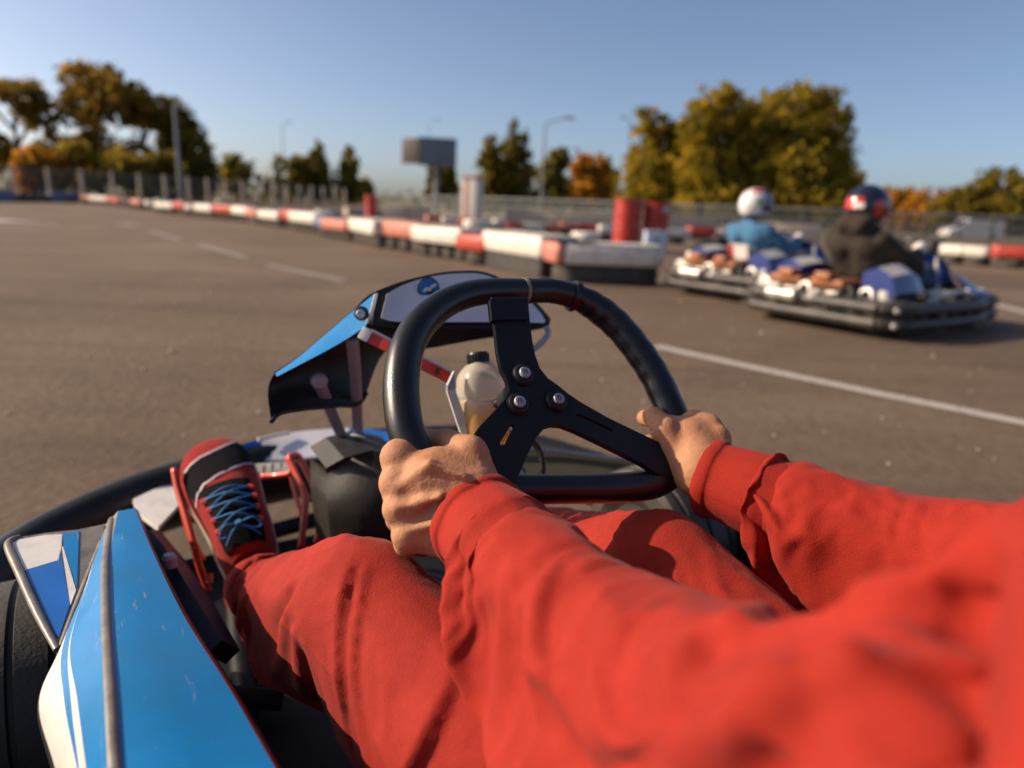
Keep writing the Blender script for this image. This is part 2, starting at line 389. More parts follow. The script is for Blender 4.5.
def catmull(pts, r, sub, closed=False):
    pts = np.asarray(pts, float); k = len(pts)
    rr = np.broadcast_to(np.asarray(r, float), (k,))
    A = np.column_stack([pts, rr]); out = []
    seg = k if closed else k - 1
    for i in range(seg):
        if closed: p0, p1, p2, p3 = A[(i - 1) % k], A[i], A[(i + 1) % k], A[(i + 2) % k]
        else: p0, p1, p2, p3 = A[max(i - 1, 0)], A[i], A[i + 1], A[min(i + 2, k - 1)]
        for j in range(sub):
            t = j / sub
            out.append(.5 * ((2 * p1) + (-p0 + p2) * t + (2 * p0 - 5 * p1 + 4 * p2 - p3) * t * t + (-p0 + 3 * p1 - 3 * p2 + p3) * t ** 3))
    if not closed: out.append(A[-1])
    out = np.array(out); return out[:, :3], out[:, 3]
def resample_rows(rows, sub):
    """catmull-smooth a loft along its rows"""
    rows = np.asarray(rows, float); k, n, _ = rows.shape
    cols = [catmull(rows[:, j], 0, sub)[0] for j in range(n)]
    return np.stack(cols, 1)
def smooth_row(row, sub): return catmull(row, 0, sub)[0]

# ------------------------------------------------------------------ noise, distance fields and surface nets
def _hash(ix, iy, iz):
    h = (ix.astype(np.int64) * 374761393 + iy.astype(np.int64) * 668265263 + iz.astype(np.int64) * 2147483647) & 0x7fffffff
    h = ((h ^ (h >> 13)) * 1274126177) & 0x7fffffff
    return ((h ^ (h >> 16)) & 0xffff) / 65535.0
def vnoise(P, s):
    Q = P * s; i = np.floor(Q); f = Q - i; f = f * f * (3 - 2 * f); i = i.astype(np.int64); o = 0
    for dx in (0, 1):
        for dy in (0, 1):
            for dz in (0, 1):
                w = (f[:, 0] if dx else 1 - f[:, 0]) * (f[:, 1] if dy else 1 - f[:, 1]) * (f[:, 2] if dz else 1 - f[:, 2])
                o = o + w * _hash(i[:, 0] + dx, i[:, 1] + dy, i[:, 2] + dz)
    return o
class Field:
    def __init__(s, lo, hi, h):
        lo = np.asarray(lo, float); s.lo = lo; s.h = h
        n = np.ceil((np.asarray(hi) - lo) / h).astype(int) + 1; s.n = n
        s.X = (lo[0] + h * np.arange(n[0], dtype=np.float32))[:, None, None].astype(np.float32)
        s.Y = (lo[1] + h * np.arange(n[1], dtype=np.float32))[None, :, None].astype(np.float32)
        s.Zg = (lo[2] + h * np.arange(n[2], dtype=np.float32))[None, None, :].astype(np.float32)
        s.V = None
    def cap(s, a, b, ra, rb=None):
        rb = ra if rb is None else rb; a = np.asarray(a, float); d = np.asarray(b, float) - a; L2 = float(d @ d) + 1e-12
        t = np.clip(((s.X - a[0]) * d[0] + (s.Y - a[1]) * d[1] + (s.Zg - a[2]) * d[2]) / np.float32(L2), 0, 1).astype(np.float32)
        return np.sqrt((s.X - a[0] - t * d[0]) ** 2 + (s.Y - a[1] - t * d[1]) ** 2 + (s.Zg - a[2] - t * d[2]) ** 2) - (ra + (rb - ra) * t)
    def ell(s, c, r, ax):
        ax = np.asarray(ax, float); q = 0
        for i in range(3):
            q = q + (((s.X - c[0]) * ax[i][0] + (s.Y - c[1]) * ax[i][1] + (s.Zg - c[2]) * ax[i][2]) / r[i]) ** 2
        return (np.sqrt(q) - 1) * min(r)
    def join(s, d, k=0.0):
        d = d.astype(np.float32)
        if s.V is None: s.V = d
        elif k <= 0: s.V = np.minimum(s.V, d)
        else:
            h = np.clip(.5 + .5 * (d - s.V) / k, 0, 1); s.V = d + (s.V - d) * h - k * h * (1 - h)
        return s
    def mesh(s):
        V = s.V; S = V < 0; nx, ny, nz = V.shape
        c = np.zeros((nx - 1, ny - 1, nz - 1), np.uint8)
        offs = [(a, b, d) for a in (0, 1) for b in (0, 1) for d in (0, 1)]
        for a, b, d in offs: c += S[a:nx - 1 + a, b:ny - 1 + b, d:nz - 1 + d]
        act = np.argwhere((c > 0) & (c < 8)); idm = -np.ones(c.shape, np.int64); idm[tuple(act.T)] = np.arange(len(act))
        vals = np.stack([V[act[:, 0] + a, act[:, 1] + b, act[:, 2] + d] for a, b, d in offs], 1)
        pos = np.zeros((len(act), 3)); cnt = np.zeros(len(act)); O = np.array(offs, float)
        for i in range(8):
            for j in range(i + 1, 8):
                if np.abs(O[i] - O[j]).sum() != 1: continue
                va, vb = vals[:, i], vals[:, j]; cr = (va < 0) != (vb < 0)
                t = np.where(cr, va / np.where(cr, va - vb, 1), 0)
                pos += np.where(cr[:, None], O[i] + (O[j] - O[i]) * t[:, None], 0); cnt += cr
        P = s.lo + (act + pos / cnt[:, None]) * s.h
        Fs = []
        for axis in range(3):
            sl0 = [slice(1, -1)] * 3; sl1 = [slice(1, -1)] * 3; sl0[axis] = slice(0, -1); sl1[axis] = slice(1, None)
            A, B = S[tuple(sl0)], S[tuple(sl1)]; e = np.argwhere(A != B)
            if not len(e): continue
            off = np.array([1, 1, 1]); off[axis] = 0; e2 = e + off
            inside = A[tuple(e.T)]
            u, w = [(1, 2), (2, 0), (0, 1)][axis]
            du = np.zeros(3, int); du[u] = 1; dw = np.zeros(3, int); dw[w] = 1
            q = [idm[tuple((e2 - du - dw).T)], idm[tuple((e2 - dw).T)], idm[tuple(e2.T)], idm[tuple((e2 - du).T)]]
            Q = np.stack(q, 1); Q[~inside] = Q[~inside][:, ::-1]; Fs.append(Q)
        return P, np.concatenate(Fs)
def vnormals(P, Fq):
    n = np.cross(P[Fq[:, 2]] - P[Fq[:, 0]], P[Fq[:, 3]] - P[Fq[:, 1]]); o = np.zeros_like(P)
    for i in range(4): np.add.at(o, Fq[:, i], n)
    return o / (np.linalg.norm(o, axis=1)[:, None] + 1e-12)
def lap(P, Fq, it=1, lam=.5):
    n = len(P); a = np.concatenate([Fq[:, i] for i in range(4)] + [Fq[:, (i + 1) % 4] for i in range(4)])
    b = np.concatenate([Fq[:, (i + 1) % 4] for i in range(4)] + [Fq[:, i] for i in range(4)])
    cnt = np.bincount(a, minlength=n)[:, None]
    for _ in range(it):
        S = np.stack([np.bincount(a, weights=P[b, k], minlength=n) for k in range(3)], 1)
        P = P + lam * (S / np.maximum(cnt, 1) - P)
    return P
def subdiv(P, Q):
    me = bpy.data.meshes.new('tmp'); me.from_pydata(P.tolist(), [], Q.tolist()); o = bpy.data.objects.new('tmp', me); COL.objects.link(o)
    md = o.modifiers.new('s', 'SUBSURF'); md.levels = 1
    m2 = bpy.data.meshes.new_from_object(o.evaluated_get(bpy.context.evaluated_depsgraph_get()))
    P2 = np.empty(len(m2.vertices) * 3); m2.vertices.foreach_get('co', P2); Q2 = np.empty(len(m2.loops), dtype=np.int32); m2.loops.foreach_get('vertex_index', Q2)
    bpy.data.objects.remove(o); bpy.data.meshes.remove(me); bpy.data.meshes.remove(m2)
    return P2.reshape(-1, 3), Q2.reshape(-1, 4).astype(np.int64)
def poly_dist(P, line):
    line = np.asarray(line); best = np.full(len(P), 1e9); tt = np.zeros(len(P)); L = len(line) - 1
    for i in range(L):
        a, d = line[i], line[i + 1] - line[i]; t = np.clip(((P - a) @ d) / (d @ d + 1e-12), 0, 1)
        q = np.linalg.norm(P - a - t[:, None] * d, axis=1); m = q < best; best[m] = q[m]; tt[m] = (i + t[m]) / L
    return best, tt
def creases(P, Fq, specs):
    """press folds into cloth: specs = (image points found on the cloth, depth, width, shoulder)"""
    bv = BVHTree.FromPolygons([Vector(p) for p in P], [list(map(int, q)) for q in Fq])
    Nn = vnormals(P, Fq); D = np.zeros(len(P))
    for pts, dep, w, sh in specs:
        line = []
        for (x, y) in catmull([(a, b, 0) for a, b in pts], 0, 4)[0][:, :2]:
            hit = bv.ray_cast(Vector(CAM), Vector(ray(x, y)).normalized())
            if hit[0] is not None: line.append(np.array(hit[0]))
        if len(line) < 2: continue
        line = np.array(line)
        sel = np.linalg.norm(P - line.mean(0), axis=1) < np.linalg.norm(line - line.mean(0), axis=1).max() + 5 * w
        q, t = poly_dist(P[sel], line)
        tp = np.clip(np.minimum(t, 1 - t) * 5, 0, 1); tp = tp * tp * (3 - 2 * tp)
        D[sel] += tp * (-dep * np.exp(-(np.sqrt(q * q + 1.2e-6) / (w * .8)) ** 1.35) + sh * np.exp(-((q - 2.1 * w) / (1.1 * w)) ** 2))
    return P + Nn * D[:, None]

def folds(P, Fq, specs, right=None):
    """cloth folding over itself: each line is a lip that swells gently on one side and drops sharply on the other"""
    right = RT if right is None else right
    bv = BVHTree.FromPolygons([Vector(p) for p in P], [list(map(int, q)) for q in Fq])
    Nn = vnormals(P, Fq); D = np.zeros(len(P))
    for pts, H, wl, ws in specs:
        line = []
        for (x, y) in catmull([(a, b, 0) for a, b in pts], 0, 6)[0][:, :2]:
            hit = bv.ray_cast(Vector(CAM), Vector(ray(x, y)).normalized())
            if hit[0] is not None: line.append(np.array(hit[0]))
        if len(line) < 3: continue
        line = np.array(line); c = line.mean(0)
        idx = np.where(np.linalg.norm(P - c, axis=1) < np.linalg.norm(line - c, axis=1).max() + 4 * wl)[0]
        Q = P[idx]; best = np.full(len(idx), 1e9); tt = np.zeros(len(idx)); sg = np.ones(len(idx)); n = len(line) - 1
        for i in range(n):
            a, d = line[i], line[i + 1] - line[i]; t = np.clip(((Q - a) @ d) / (d @ d + 1e-12), 0, 1); o = Q - a - t[:, None] * d
            q = np.linalg.norm(o, axis=1); m = q < best; best[m] = q[m]; tt[m] = (i + t[m]) / n
            view = nrm_(a - CAM); side = np.cross(nrm_(d), view); side = side if side @ right > 0 else -side
            sg[m] = np.sign(o[m] @ side)
        tp = np.clip(np.minimum(tt, 1 - tt) * 3.2, 0, 1); tp = tp * tp * (3 - 2 * tp)
        s_ = best * sg
        g = np.where(s_ < 0, np.exp(-np.abs(s_) / wl), np.where(s_ < ws, 1 - 1.55 * (s_ / ws) ** 2 * (3 - 2 * np.clip(s_ / ws, 0, 1)), -.55 * np.exp(-(s_ - ws) / (ws * 2.2))))
        D[idx] += tp * H * g * (.65 + .7 * vnoise(Q + 31, 30))
    return P + Nn * D[:, None]
def drape(P, Q, pin, Pc, Qc, grow=.12, bend=.08, frames=24, grav=(0, 0, -9.8), quality=5, gap=.003, stiff=25.0, mass=.25, rest=None):
    """let the garment hang as real cloth: a little too long for the limb inside it, held at its ends, so that it buckles into folds"""
    me = bpy.data.meshes.new('tmp_cloth'); me.from_pydata(P.tolist(), [], Q.tolist()); o = bpy.data.objects.new('tmp_cloth', me); COL.objects.link(o)
    mc = bpy.data.meshes.new('tmp_limb'); mc.from_pydata(Pc.tolist(), [], Qc.tolist()); c = bpy.data.objects.new('tmp_limb', mc); COL.objects.link(c)
    c.modifiers.new('c', 'COLLISION'); c.collision.thickness_outer = gap; c.collision.thickness_inner = .02; c.collision.cloth_friction = 8.0
    vg = o.vertex_groups.new(name='pin')
    for wv in np.unique(np.round(pin, 2)):
        if wv > 0: vg.add(np.where(np.round(pin, 2) == wv)[0].tolist(), float(wv), 'REPLACE')
    m = o.modifiers.new('cl', 'CLOTH'); st = m.settings
    if rest is not None:                     # the cut of the garment: longer along the limb than the pose allows
        o.shape_key_add(name='Basis'); kb = o.shape_key_add(name='rest'); kb.data.foreach_set('co', np.ascontiguousarray(rest).ravel()); kb.value = 0
        st.rest_shape_key = kb
    st.quality = quality; st.mass = mass; st.tension_stiffness = stiff; st.compression_stiffness = stiff; st.shear_stiffness = stiff * .3; st.bending_stiffness = bend
    st.tension_damping = 8; st.compression_damping = 8; st.shear_damping = 8; st.bending_damping = .6; st.air_damping = 3
    st.vertex_group_mass = 'pin'; st.pin_stiffness = 1.0; st.shrink_min = -grow
    m.collision_settings.use_collision = True; m.collision_settings.distance_min = .002; m.collision_settings.collision_quality = 2; m.collision_settings.use_self_collision = False
    g0 = tuple(scene.gravity); scene.gravity = grav; scene.use_gravity = True
    scene.frame_start = 1; scene.frame_end = frames; m.point_cache.frame_start = 1; m.point_cache.frame_end = frames
    for fr in range(1, frames + 1): scene.frame_set(fr)
    ev = o.evaluated_get(bpy.context.evaluated_depsgraph_get()); R_ = np.empty(len(P) * 3); ev.data.vertices.foreach_get('co', R_); R_ = R_.reshape(-1, 3)
    scene.gravity = g0
    bpy.data.objects.remove(o); bpy.data.objects.remove(c); bpy.data.meshes.remove(me); bpy.data.meshes.remove(mc); scene.frame_set(1)
    if not np.isfinite(R_).all() or np.abs(R_ - P).max() > .25: return P
    return R_
def nrm_(v): return v / (np.linalg.norm(v) + 1e-12)

# ------------------------------------------------------------------ light, sky, camera
SUN_EL = rad(29); SUN_DIR = np.array([-.997, .075, 0]); SUN_DIR /= np.linalg.norm(SUN_DIR)
sd = Vector((*(SUN_DIR[:2] * math.cos(SUN_EL)), math.sin(SUN_EL)))
sl = bpy.data.lights.new('sun', 'SUN'); sl.energy = 5.0; sl.angle = rad(.5); sl.color = (1.0, .80, .58)
so = bpy.data.objects.new('sun', sl); COL.objects.link(so); so.rotation_euler = sd.to_track_quat('Z', 'Y').to_euler(); so.location = (0, 0, 30)
w = bpy.data.worlds.new('World'); scene.world = w; w.use_nodes = True
wt = w.node_tree; bg = wt.nodes['Background']
sky = wt.nodes.new('ShaderNodeTexSky'); sky.sky_type = 'NISHITA'; sky.sun_disc = False
sky.sun_elevation = SUN_EL; sky.sun_rotation = math.atan2(SUN_DIR[0], SUN_DIR[1]) % (2 * math.pi)
sky.air_density = .6; sky.dust_density = 2.0; sky.ozone_density = 1.0; sky.altitude = 100
wt.links.new(sky.outputs[0], bg.inputs[0]); bg.inputs[1].default_value = .116
cd = bpy.data.cameras.new('camera'); co = bpy.data.objects.new('camera', cd); COL.objects.link(co)
cd.sensor_width = 36; cd.lens = FPX * 36 / 1024; cd.clip_start = .01; cd.clip_end = 4000
co.matrix_world = Matrix(((RT[0], UP[0], -FW[0], CAM[0]), (RT[1], UP[1], -FW[1], CAM[1]), (RT[2], UP[2], -FW[2], CAM[2]), (0, 0, 0, 1)))
cd.dof.use_dof = True; cd.dof.focus_distance = .67; cd.dof.aperture_fstop = 2.9
scene.camera = co
scene.view_settings.view_transform = 'Standard'; scene.view_settings.look = 'None'; scene.view_settings.exposure = .40; scene.view_settings.gamma = 1
scene.render.engine = 'CYCLES'
scene.cycles.use_denoising = True
scene.cycles.max_bounces = 8; scene.cycles.diffuse_bounces = 2; scene.cycles.transparent_max_bounces = 16
scene.cycles.sample_clamp_indirect = 6
#@@SETTING
# ------------------------------------------------------------------ the setting
def sheet(name, poly, z, m, kind='structure'):
    o = obj(name, [(p[0], p[1], z) for p in poly], [list(range(len(poly)))], m, smooth=False); tag(o, kind=kind); return o
sheet('ground', [(-1500, -300), (1500, -300), (1500, 2500), (-1500, 2500)], 0, 'asphalt')
sheet('verge', [(-400, 62), (-60, 56), (-8, 46), (12, 33), (60, 24), (400, 10), (1200, 200), (1200, 1500), (-900, 1500)], .006, 'grass')

def strip(pts, wid, m, name='road_marking'):
    P = np.array([G(x, y)[:2] for x, y in pts]); T = np.gradient(P, axis=0); T /= np.linalg.norm(T, axis=1)[:, None]
    Nn = np.stack([-T[:, 1], T[:, 0]], 1) * wid / 2
    V = [(p[0], p[1], .004) for p in np.concatenate([P + Nn, P - Nn])]; k = len(P)
    o = obj(name, V, [(i, i + 1, k + i + 1, k + i) for i in range(k - 1)], m, smooth=False); tag(o, kind='structure')
strip([(655, 346.5), (760, 369.5), (880, 394.5), (1030, 424.5), (1200, 458)], .10, 'line')
strip([(268, 265), (345, 281.5)], .11, 'line_faint')
strip([(198, 244.5), (246, 258)], .11, 'line_faint')
strip([(150, 231), (180, 240)], .12, 'line_faint')
strip([(-30, 218), (17, 222)], .75, 'line')
strip([(24, 222), (58, 224)], .4, 'line_faint')
strip([(120, 224), (137, 226)], .4, 'line_faint')
strip([(960, 296), (1040, 316)], .14, 'line')

# loose pale grit on the asphalt
mb = MB(); rg = random.Random(3)
for _ in range(260):
    x, y = rg.uniform(-3.2, 2.6), rg.uniform(1.2, 6.5); s = rg.uniform(.003, .008) * (1 + (rg.random() < .06) * 1.0)
    a = rg.uniform(0, 3); ax = np.array([[math.cos(a), math.sin(a), 0], [-math.sin(a), math.cos(a), 0], [0, 0, 1.]])
    mb.lathe([(s * .5, 0), (s, s * .45), (s * .7, s * .9)], 'concrete', (x, y, 0), ax, n=6)
tag(mb.build('gravel', angle=0), kind='stuff')

# ------------------------------------------------------------------ tyre barrier blocks
ORD = ['first', 'second', 'third', 'fourth', 'fifth', 'sixth', 'seventh', 'eighth', 'ninth', 'tenth', 'eleventh', 'twelfth', 'thirteenth', 'fourteenth', 'fifteenth',
       'sixteenth', 'seventeenth', 'eighteenth', 'nineteenth', 'twentieth', 'twenty first', 'twenty second', 'twenty third', 'twenty fourth', 'twenty fifth', 'twenty sixth', 'twenty seventh', 'twenty eighth']
def tyre_bm(mb, c, r, wdt, ax=None, m='bar_tyre', n=20):
    mb.lathe([(r * .55, 0), (r * .82, 0), (r * .95, wdt * .1), (r, wdt * .3), (r, wdt * .7), (r * .95, wdt * .9), (r * .82, wdt), (r * .55, wdt)], m, c, ax, n)
GRP = 'red and white blocks of the long tyre wall'
def barrier(p0, p1, colour, label, group, h=.42, depth=.46, band=(.20, .42), name='barrier_block', round_end=.1):
    """tyres on edge of the track, wrapped in a painted band; p0-p1 is the face towards the track"""
    p0, p1 = np.array(p0, float), np.array(p1, float); d = p1 - p0; L = np.linalg.norm(d[:2]); d = d / L
    nrm = np.array([-d[1], d[0], 0.0])
    if nrm @ (p0 - np.array([0, 0, 0])) < 0: nrm = -nrm
    c = (p0 + p1) / 2 + nrm * depth / 2; c[2] = 0
    jr = random.Random(int(abs(c[0]) * 1000 + abs(c[1]) * 77)); far_ = np.linalg.norm(c) > 8
    if far_: c = c + np.array([jr.uniform(-.03, .03), jr.uniform(-.10, .10), 0]); h = h * jr.uniform(.90, 1.10)
    root = empty(name, c, math.atan2(d[1], d[0]) + (rad(jr.uniform(-7, 7)) if far_ else 0), label, 'barrier', group)
    L -= .015
    out = []
    hx, hy = L / 2, depth / 2; rr = min(round_end, hx * .9, hy * .9)
    for cx, cy, a0 in ((hx - rr, hy - rr, 0), (-hx + rr, hy - rr, 90), (-hx + rr, -hy + rr, 180), (hx - rr, -hy + rr, 270)):
        for j in range(5): a = rad(a0 + 22.5 * j); out.append((cx + rr * math.cos(a), cy + rr * math.sin(a)))
    b0, b1 = band[0] * h / .42, band[1] * h / .42; prof = [(b0, 0), (b0, .015), (b0 + .03, .03), ((b0 + b1) / 2, .036), (b1 - .03, .03), (b1, .012), (b1, -.03)]
    rows = []
    n = len(out)
    for z, o in prof:
        rows.append([(x + math.copysign(o, x) if abs(x) > 1e-6 else x, y + math.copysign(o, y), z) for x, y in out] )
    rows = [r + [r[0]] for r in rows]
    m = MB(); m.loft(rows, colour); m.add([p for p in rows[-1][:-1]], [list(range(n))], colour)
    # seams between the tyres that bulge behind the band
    k = max(1, int(round(L / (.5 if group != GRP or L < .95 else .36))))
    for i in range(1, k if L < .95 else 1):
        x = -hx + .03 + i * (L - .06) / k
        m.box((x, -hy - .034, (b0 + b1) / 2), (.016, .012, (b1 - b0) * .86), 'bar_tyre')
    m.build('band', root, local=True, angle=50)
    if L > .95 and group == GRP and np.linalg.norm(c) < 9:
        m = MB(); m.loft([[(x * .985, y * .97, z) for x, y in out + out[:1]] for z in (.01, b0 + .02)], 'bar_black'); m.build('skirt', root, local=True, angle=50)
    for i in range(k):
        x = -hx + (i + .5) * L / k; r = min(L / k / 2 * 1.02, depth / 2) ; ra = max(r, .16)
        for z0 in (0.0, .19 * h / .42):
            t = MB(); tyre_bm(t, (x, 0, z0), ra + .012, .185 * h / .42, n=18); t.build('tyre', root, local=True)
        if depth / 2 > ra + .1: pass
    return root
GRP = 'red and white blocks of the long tyre wall'
wall = [  # x0, x1, base y0, base y1, colour  (near end first)
    (558, 661, 283, 287, 'bar_white'), (543.5, 557, 279, 283, 'bar_pink'), (481, 543, 266.5, 279, 'bar_white'), (456, 480, 262, 266.5, 'bar_red'), (414, 455.5, 254.5, 262, 'bar_white'),
    (382, 413.5, 248.5, 254.5, 'bar_pink'), (347, 381, 241.5, 248.5, 'bar_white'), (324, 346, 237, 241.5, 'bar_pink'), (316, 323.5, 235, 237, 'bar_blue'), (293, 315.5, 230, 234, 'bar_white'), (281, 292.5, 228, 230, 'bar_red'),
    (260, 280, 225, 228, 'bar_white'), (247, 259.5, 223, 225, 'bar_pink'), (231, 246.5, 221, 223, 'bar_white'), (211, 230.5, 219, 221, 'bar_red'), (197, 210.5, 217, 219, 'bar_white'), (193.5, 196.8, 216.5, 217, 'bar_black'),
    (186, 193, 216, 216.5, 'bar_white'), (172.5, 185.5, 214.5, 216, 'bar_red'), (157, 172, 213, 214.5, 'bar_white'), (152, 156.5, 211.5, 212.5, 'bar_black'), (143, 151.5, 209.5, 211, 'bar_white'), (130, 142.5, 209, 210, 'bar_pink'), (121, 129, 207, 208, 'bar_black'),
    (108, 120.5, 205.5, 207, 'bar_red'), (93, 107.5, 204, 205.5, 'bar_white'), (80, 92.5, 203, 204, 'bar_pink')]
cname = {'bar_white': 'white', 'bar_pink': 'faded red', 'bar_red': 'red', 'bar_blue': 'narrow blue', 'bar_black': 'black'}
for i, (x0, x1, y0, y1, c) in enumerate(wall):
    lab = f'{cname[c]} barrier block over tyres, {ORD[i]} in the long wall counting from the karts'
    if i == 0: lab = 'long white barrier block with black base, at the near end below the red drums'
    barrier(G(x0, y1 if x0 > x1 else y0), G(x1, y1) if False else G(x1, y0 if i and x1 < x0 else y1), c, lab, GRP, band=(.205, .42), round_end=.16 if i == 0 else .06)

GRP2 = 'blocks of the barrier row behind the tyre wall'
row2 = [(482, 493, 'bar_white', 238), (494, 504, 'bar_white', 238), (505, 521, 'bar_red', 238.5), (522, 544, 'bar_white', 239), (545, 558, 'bar_pink', 239.5), (559, 573, 'bar_pink', 239.5), (575, 598, 'bar_red', 240), (599, 613, 'bar_white', 241),
        (664, 690, 'bar_white', 244), (691, 716, 'bar_red', 245), (718, 760, 'bar_white', 246), (761, 800, 'bar_white', 248), (400, 424, 'bar_white', 222), (425, 442, 'bar_pink', 230), (443, 459, 'bar_white', 232), (460, 480, 'bar_red', 234)]
for i, (x0, x1, c, yb) in enumerate(row2):
    barrier(G(x0, yb - (x1 - x0) * .02), G(x1, yb + (x1 - x0) * .02), c, f'{cname[c]} block in the barrier row behind the wall, {ORD[i]} from its start', GRP2)
GRP3 = 'blocks of the barrier beyond the racing karts'
for i, (x0, x1, c, y0, y1) in enumerate([(938, 987, 'bar_white', 263, 267), (989, 1032, 'bar_red', 267, 270), (1034, 1080, 'bar_white', 270, 274), (845, 884, 'bar_white', 255, 258), (886, 936, 'bar_black', 259, 263)]):
    barrier(G(x0, y0), G(x1, y1), c, ['white barrier block right of the karts, nearest their front bumper', 'red barrier block at the right edge of the photo', 'white barrier block just past the red one at the right edge',
            'white barrier block half hidden by the driver in black', 'black barrier block seen over the front of the near kart'][i], GRP3, round_end=.12)
# long pale concrete strip behind
def slab(name, x0, x1, y, h, d, m, label, cat, group=None, yb=None):
    p0, p1 = G(x0, y), G(x1, yb or y); dd = p1 - p0; L = np.linalg.norm(dd); dd /= L; nn = np.array([-dd[1], dd[0], 0])
    c = (p0 + p1) / 2 + nn * d / 2
    mb = MB(); mb.box((0, 0, h / 2), (L, d, h), m, bev=.03)
    k = max(2, int(L / 2.2))
    for i in range(1, k): mb.box((-L / 2 + L * i / k, -d / 2, h / 2), (.03, .012, h * .9), 'bar_tyre')
    o = obj(name, mb.v, mb.f, mb.mats, mb.m, None, local=True, angle=30); o.location = Vector(c); o.rotation_euler = (0, 0, math.atan2(dd[1], dd[0]))
    tag(o, label, cat, group); return o
slab('concrete_barrier', 348, 404, 221, .5, .3, 'concrete', 'pale concrete barrier behind the long wall, left of the small red drum', 'barrier', yb=222)
slab('concrete_barrier', 384, 430, 224, .62, .3, 'concrete', 'pale concrete barrier below the billboard', 'barrier', yb=226)
slab('concrete_barrier', 505, 612, 227, .62, .3, 'concrete', 'long pale concrete barrier in front of the orange tree', 'barrier', yb=232)
slab('concrete_barrier', 655, 720, 238, .62, .35, 'concrete', 'pale concrete barrier right of the red drums', 'barrier', yb=240)
slab('concrete_barrier', 758, 820, 243, .62, .35, 'concrete', 'pale concrete barrier between the two kart drivers', 'barrier', yb=246)
slab('concrete_barrier', 920, 1060, 251, .22, .35, 'concrete', 'low concrete kerb wall beyond the karts at right', 'barrier', yb=256)
slab('low_wall', -60, 16, 201, .55, .3, 'bar_blue', 'low blue grey wall at the far left edge below the fence', 'wall', yb=202)
slab('low_wall', 53, 79, 202.5, .55, .3, 'bar_blue', 'low blue grey wall between the dark gap and the tyre wall', 'wall', yb=203)
slab('low_wall', 17, 52, 202, .35, .3, 'bar_black', 'dark low wall filling the gap at far left', 'wall', yb=202.5)
slab('low_wall', 270, 340, 222, .42, .3, 'bar_blue', 'dark blue low wall behind the long barrier, under the small trees', 'wall', yb=225)
for i, (x, y, nst, sc) in enumerate([(352, 229, 2, .9), (322, 226, 3, .8), (398, 236, 2, 1.0), (438, 240, 2, 1.0), (476, 246, 3, .9), (300, 220, 2, .9), (255, 213, 2, 1.0), (222, 210, 3, .9), (160, 206, 2, 1.0), (128, 203.5, 3, .9), (520, 249, 2, 1.0), (585, 252, 2, 1.0), (700, 262, 2, 1.0)]):
    c = G(x, y); t = empty('tyre_stack', c, i * .7, f'stack of {["two", "three"][nst - 2]} old dark tyres behind the long wall, {ORD[i]} of the row', 'tyre stack', 'tyre stacks behind the long wall')
    for k in range(nst):
        mb = MB(); tyre_bm(mb, (((k * 37) % 5 - 2) * .012, ((k * 53) % 5 - 2) * .012, k * .185 * sc), .27 * sc, .18 * sc, n=20, m=('bar_tyre' if (i + k) % 3 else 'bar_white')); mb.build('tyre', t, local=True)
# red drums beyond the near block
def drum(c, r, h, label):
    mb = MB(); prof = [(r * .93, 0), (r, .02)]
    for k in (0.0, 1 / 3, 2 / 3):
        z = h * (k + 1 / 3 if k < .6 else 1.0)
    prof = [(r * .95, 0), (r, .015), (r, .03), (r * .935, .05), (r * .935, h * .32), (r * 1.0, h * .335), (r * .935, h * .35), (r * .935, h * .65), (r, h * .665), (r * .935, h * .68), (r * .935, h - .05), (r, h - .03), (r, h), (r * .95, h), (r * .93, h - .02)]
    root = empty('drum', c, 0, label, 'drum', 'red steel drums behind the barrier')
    mb.lathe(prof, 'drum_red', n=36); mb.build('barrel', root, local=True)
    m2 = MB(); m2.lathe([(.035, h - .02), (.035, h + .004), (.03, h + .01)], 'steel', (r * .6, 0, 0), n=14); m2.build('bung', root, local=True)
    return root
D1 = 12.6
p = G(625, 250.5); drum((p[0], p[1], 0), .285, 1.0, 'sunlit red steel drum standing behind the near barrier block')
p2 = p + np.array([.60, .16, 0]); d2 = drum((p2[0], p2[1], 0), .285, .97, 'shaded dark red steel drum just right of the sunlit one')
mb = MB(); mb.box((0, 0, 0), (.10, .004, .09), 'box_blue'); mb.build('sticker', d2, local=True).location = (.13, -.258, .84)
p = G(649, 252); mb = MB(); mb.box((0, 0, .2), (.40, .3, .40), 'box_blue', bev=.02); mb.box((0, 0, .405), (.42, .32, .03), 'box_blue', bev=.01); mb.box((0, -.155, .24), (.14, .012, .04), 'navy')
o = obj('box', mb.v, mb.f, mb.mats, mb.m, local=True, angle=30); o.location = (p[0] - .05, p[1] - .75, 0.02); tag(o, 'pale blue box in front of the shaded drum', 'box')

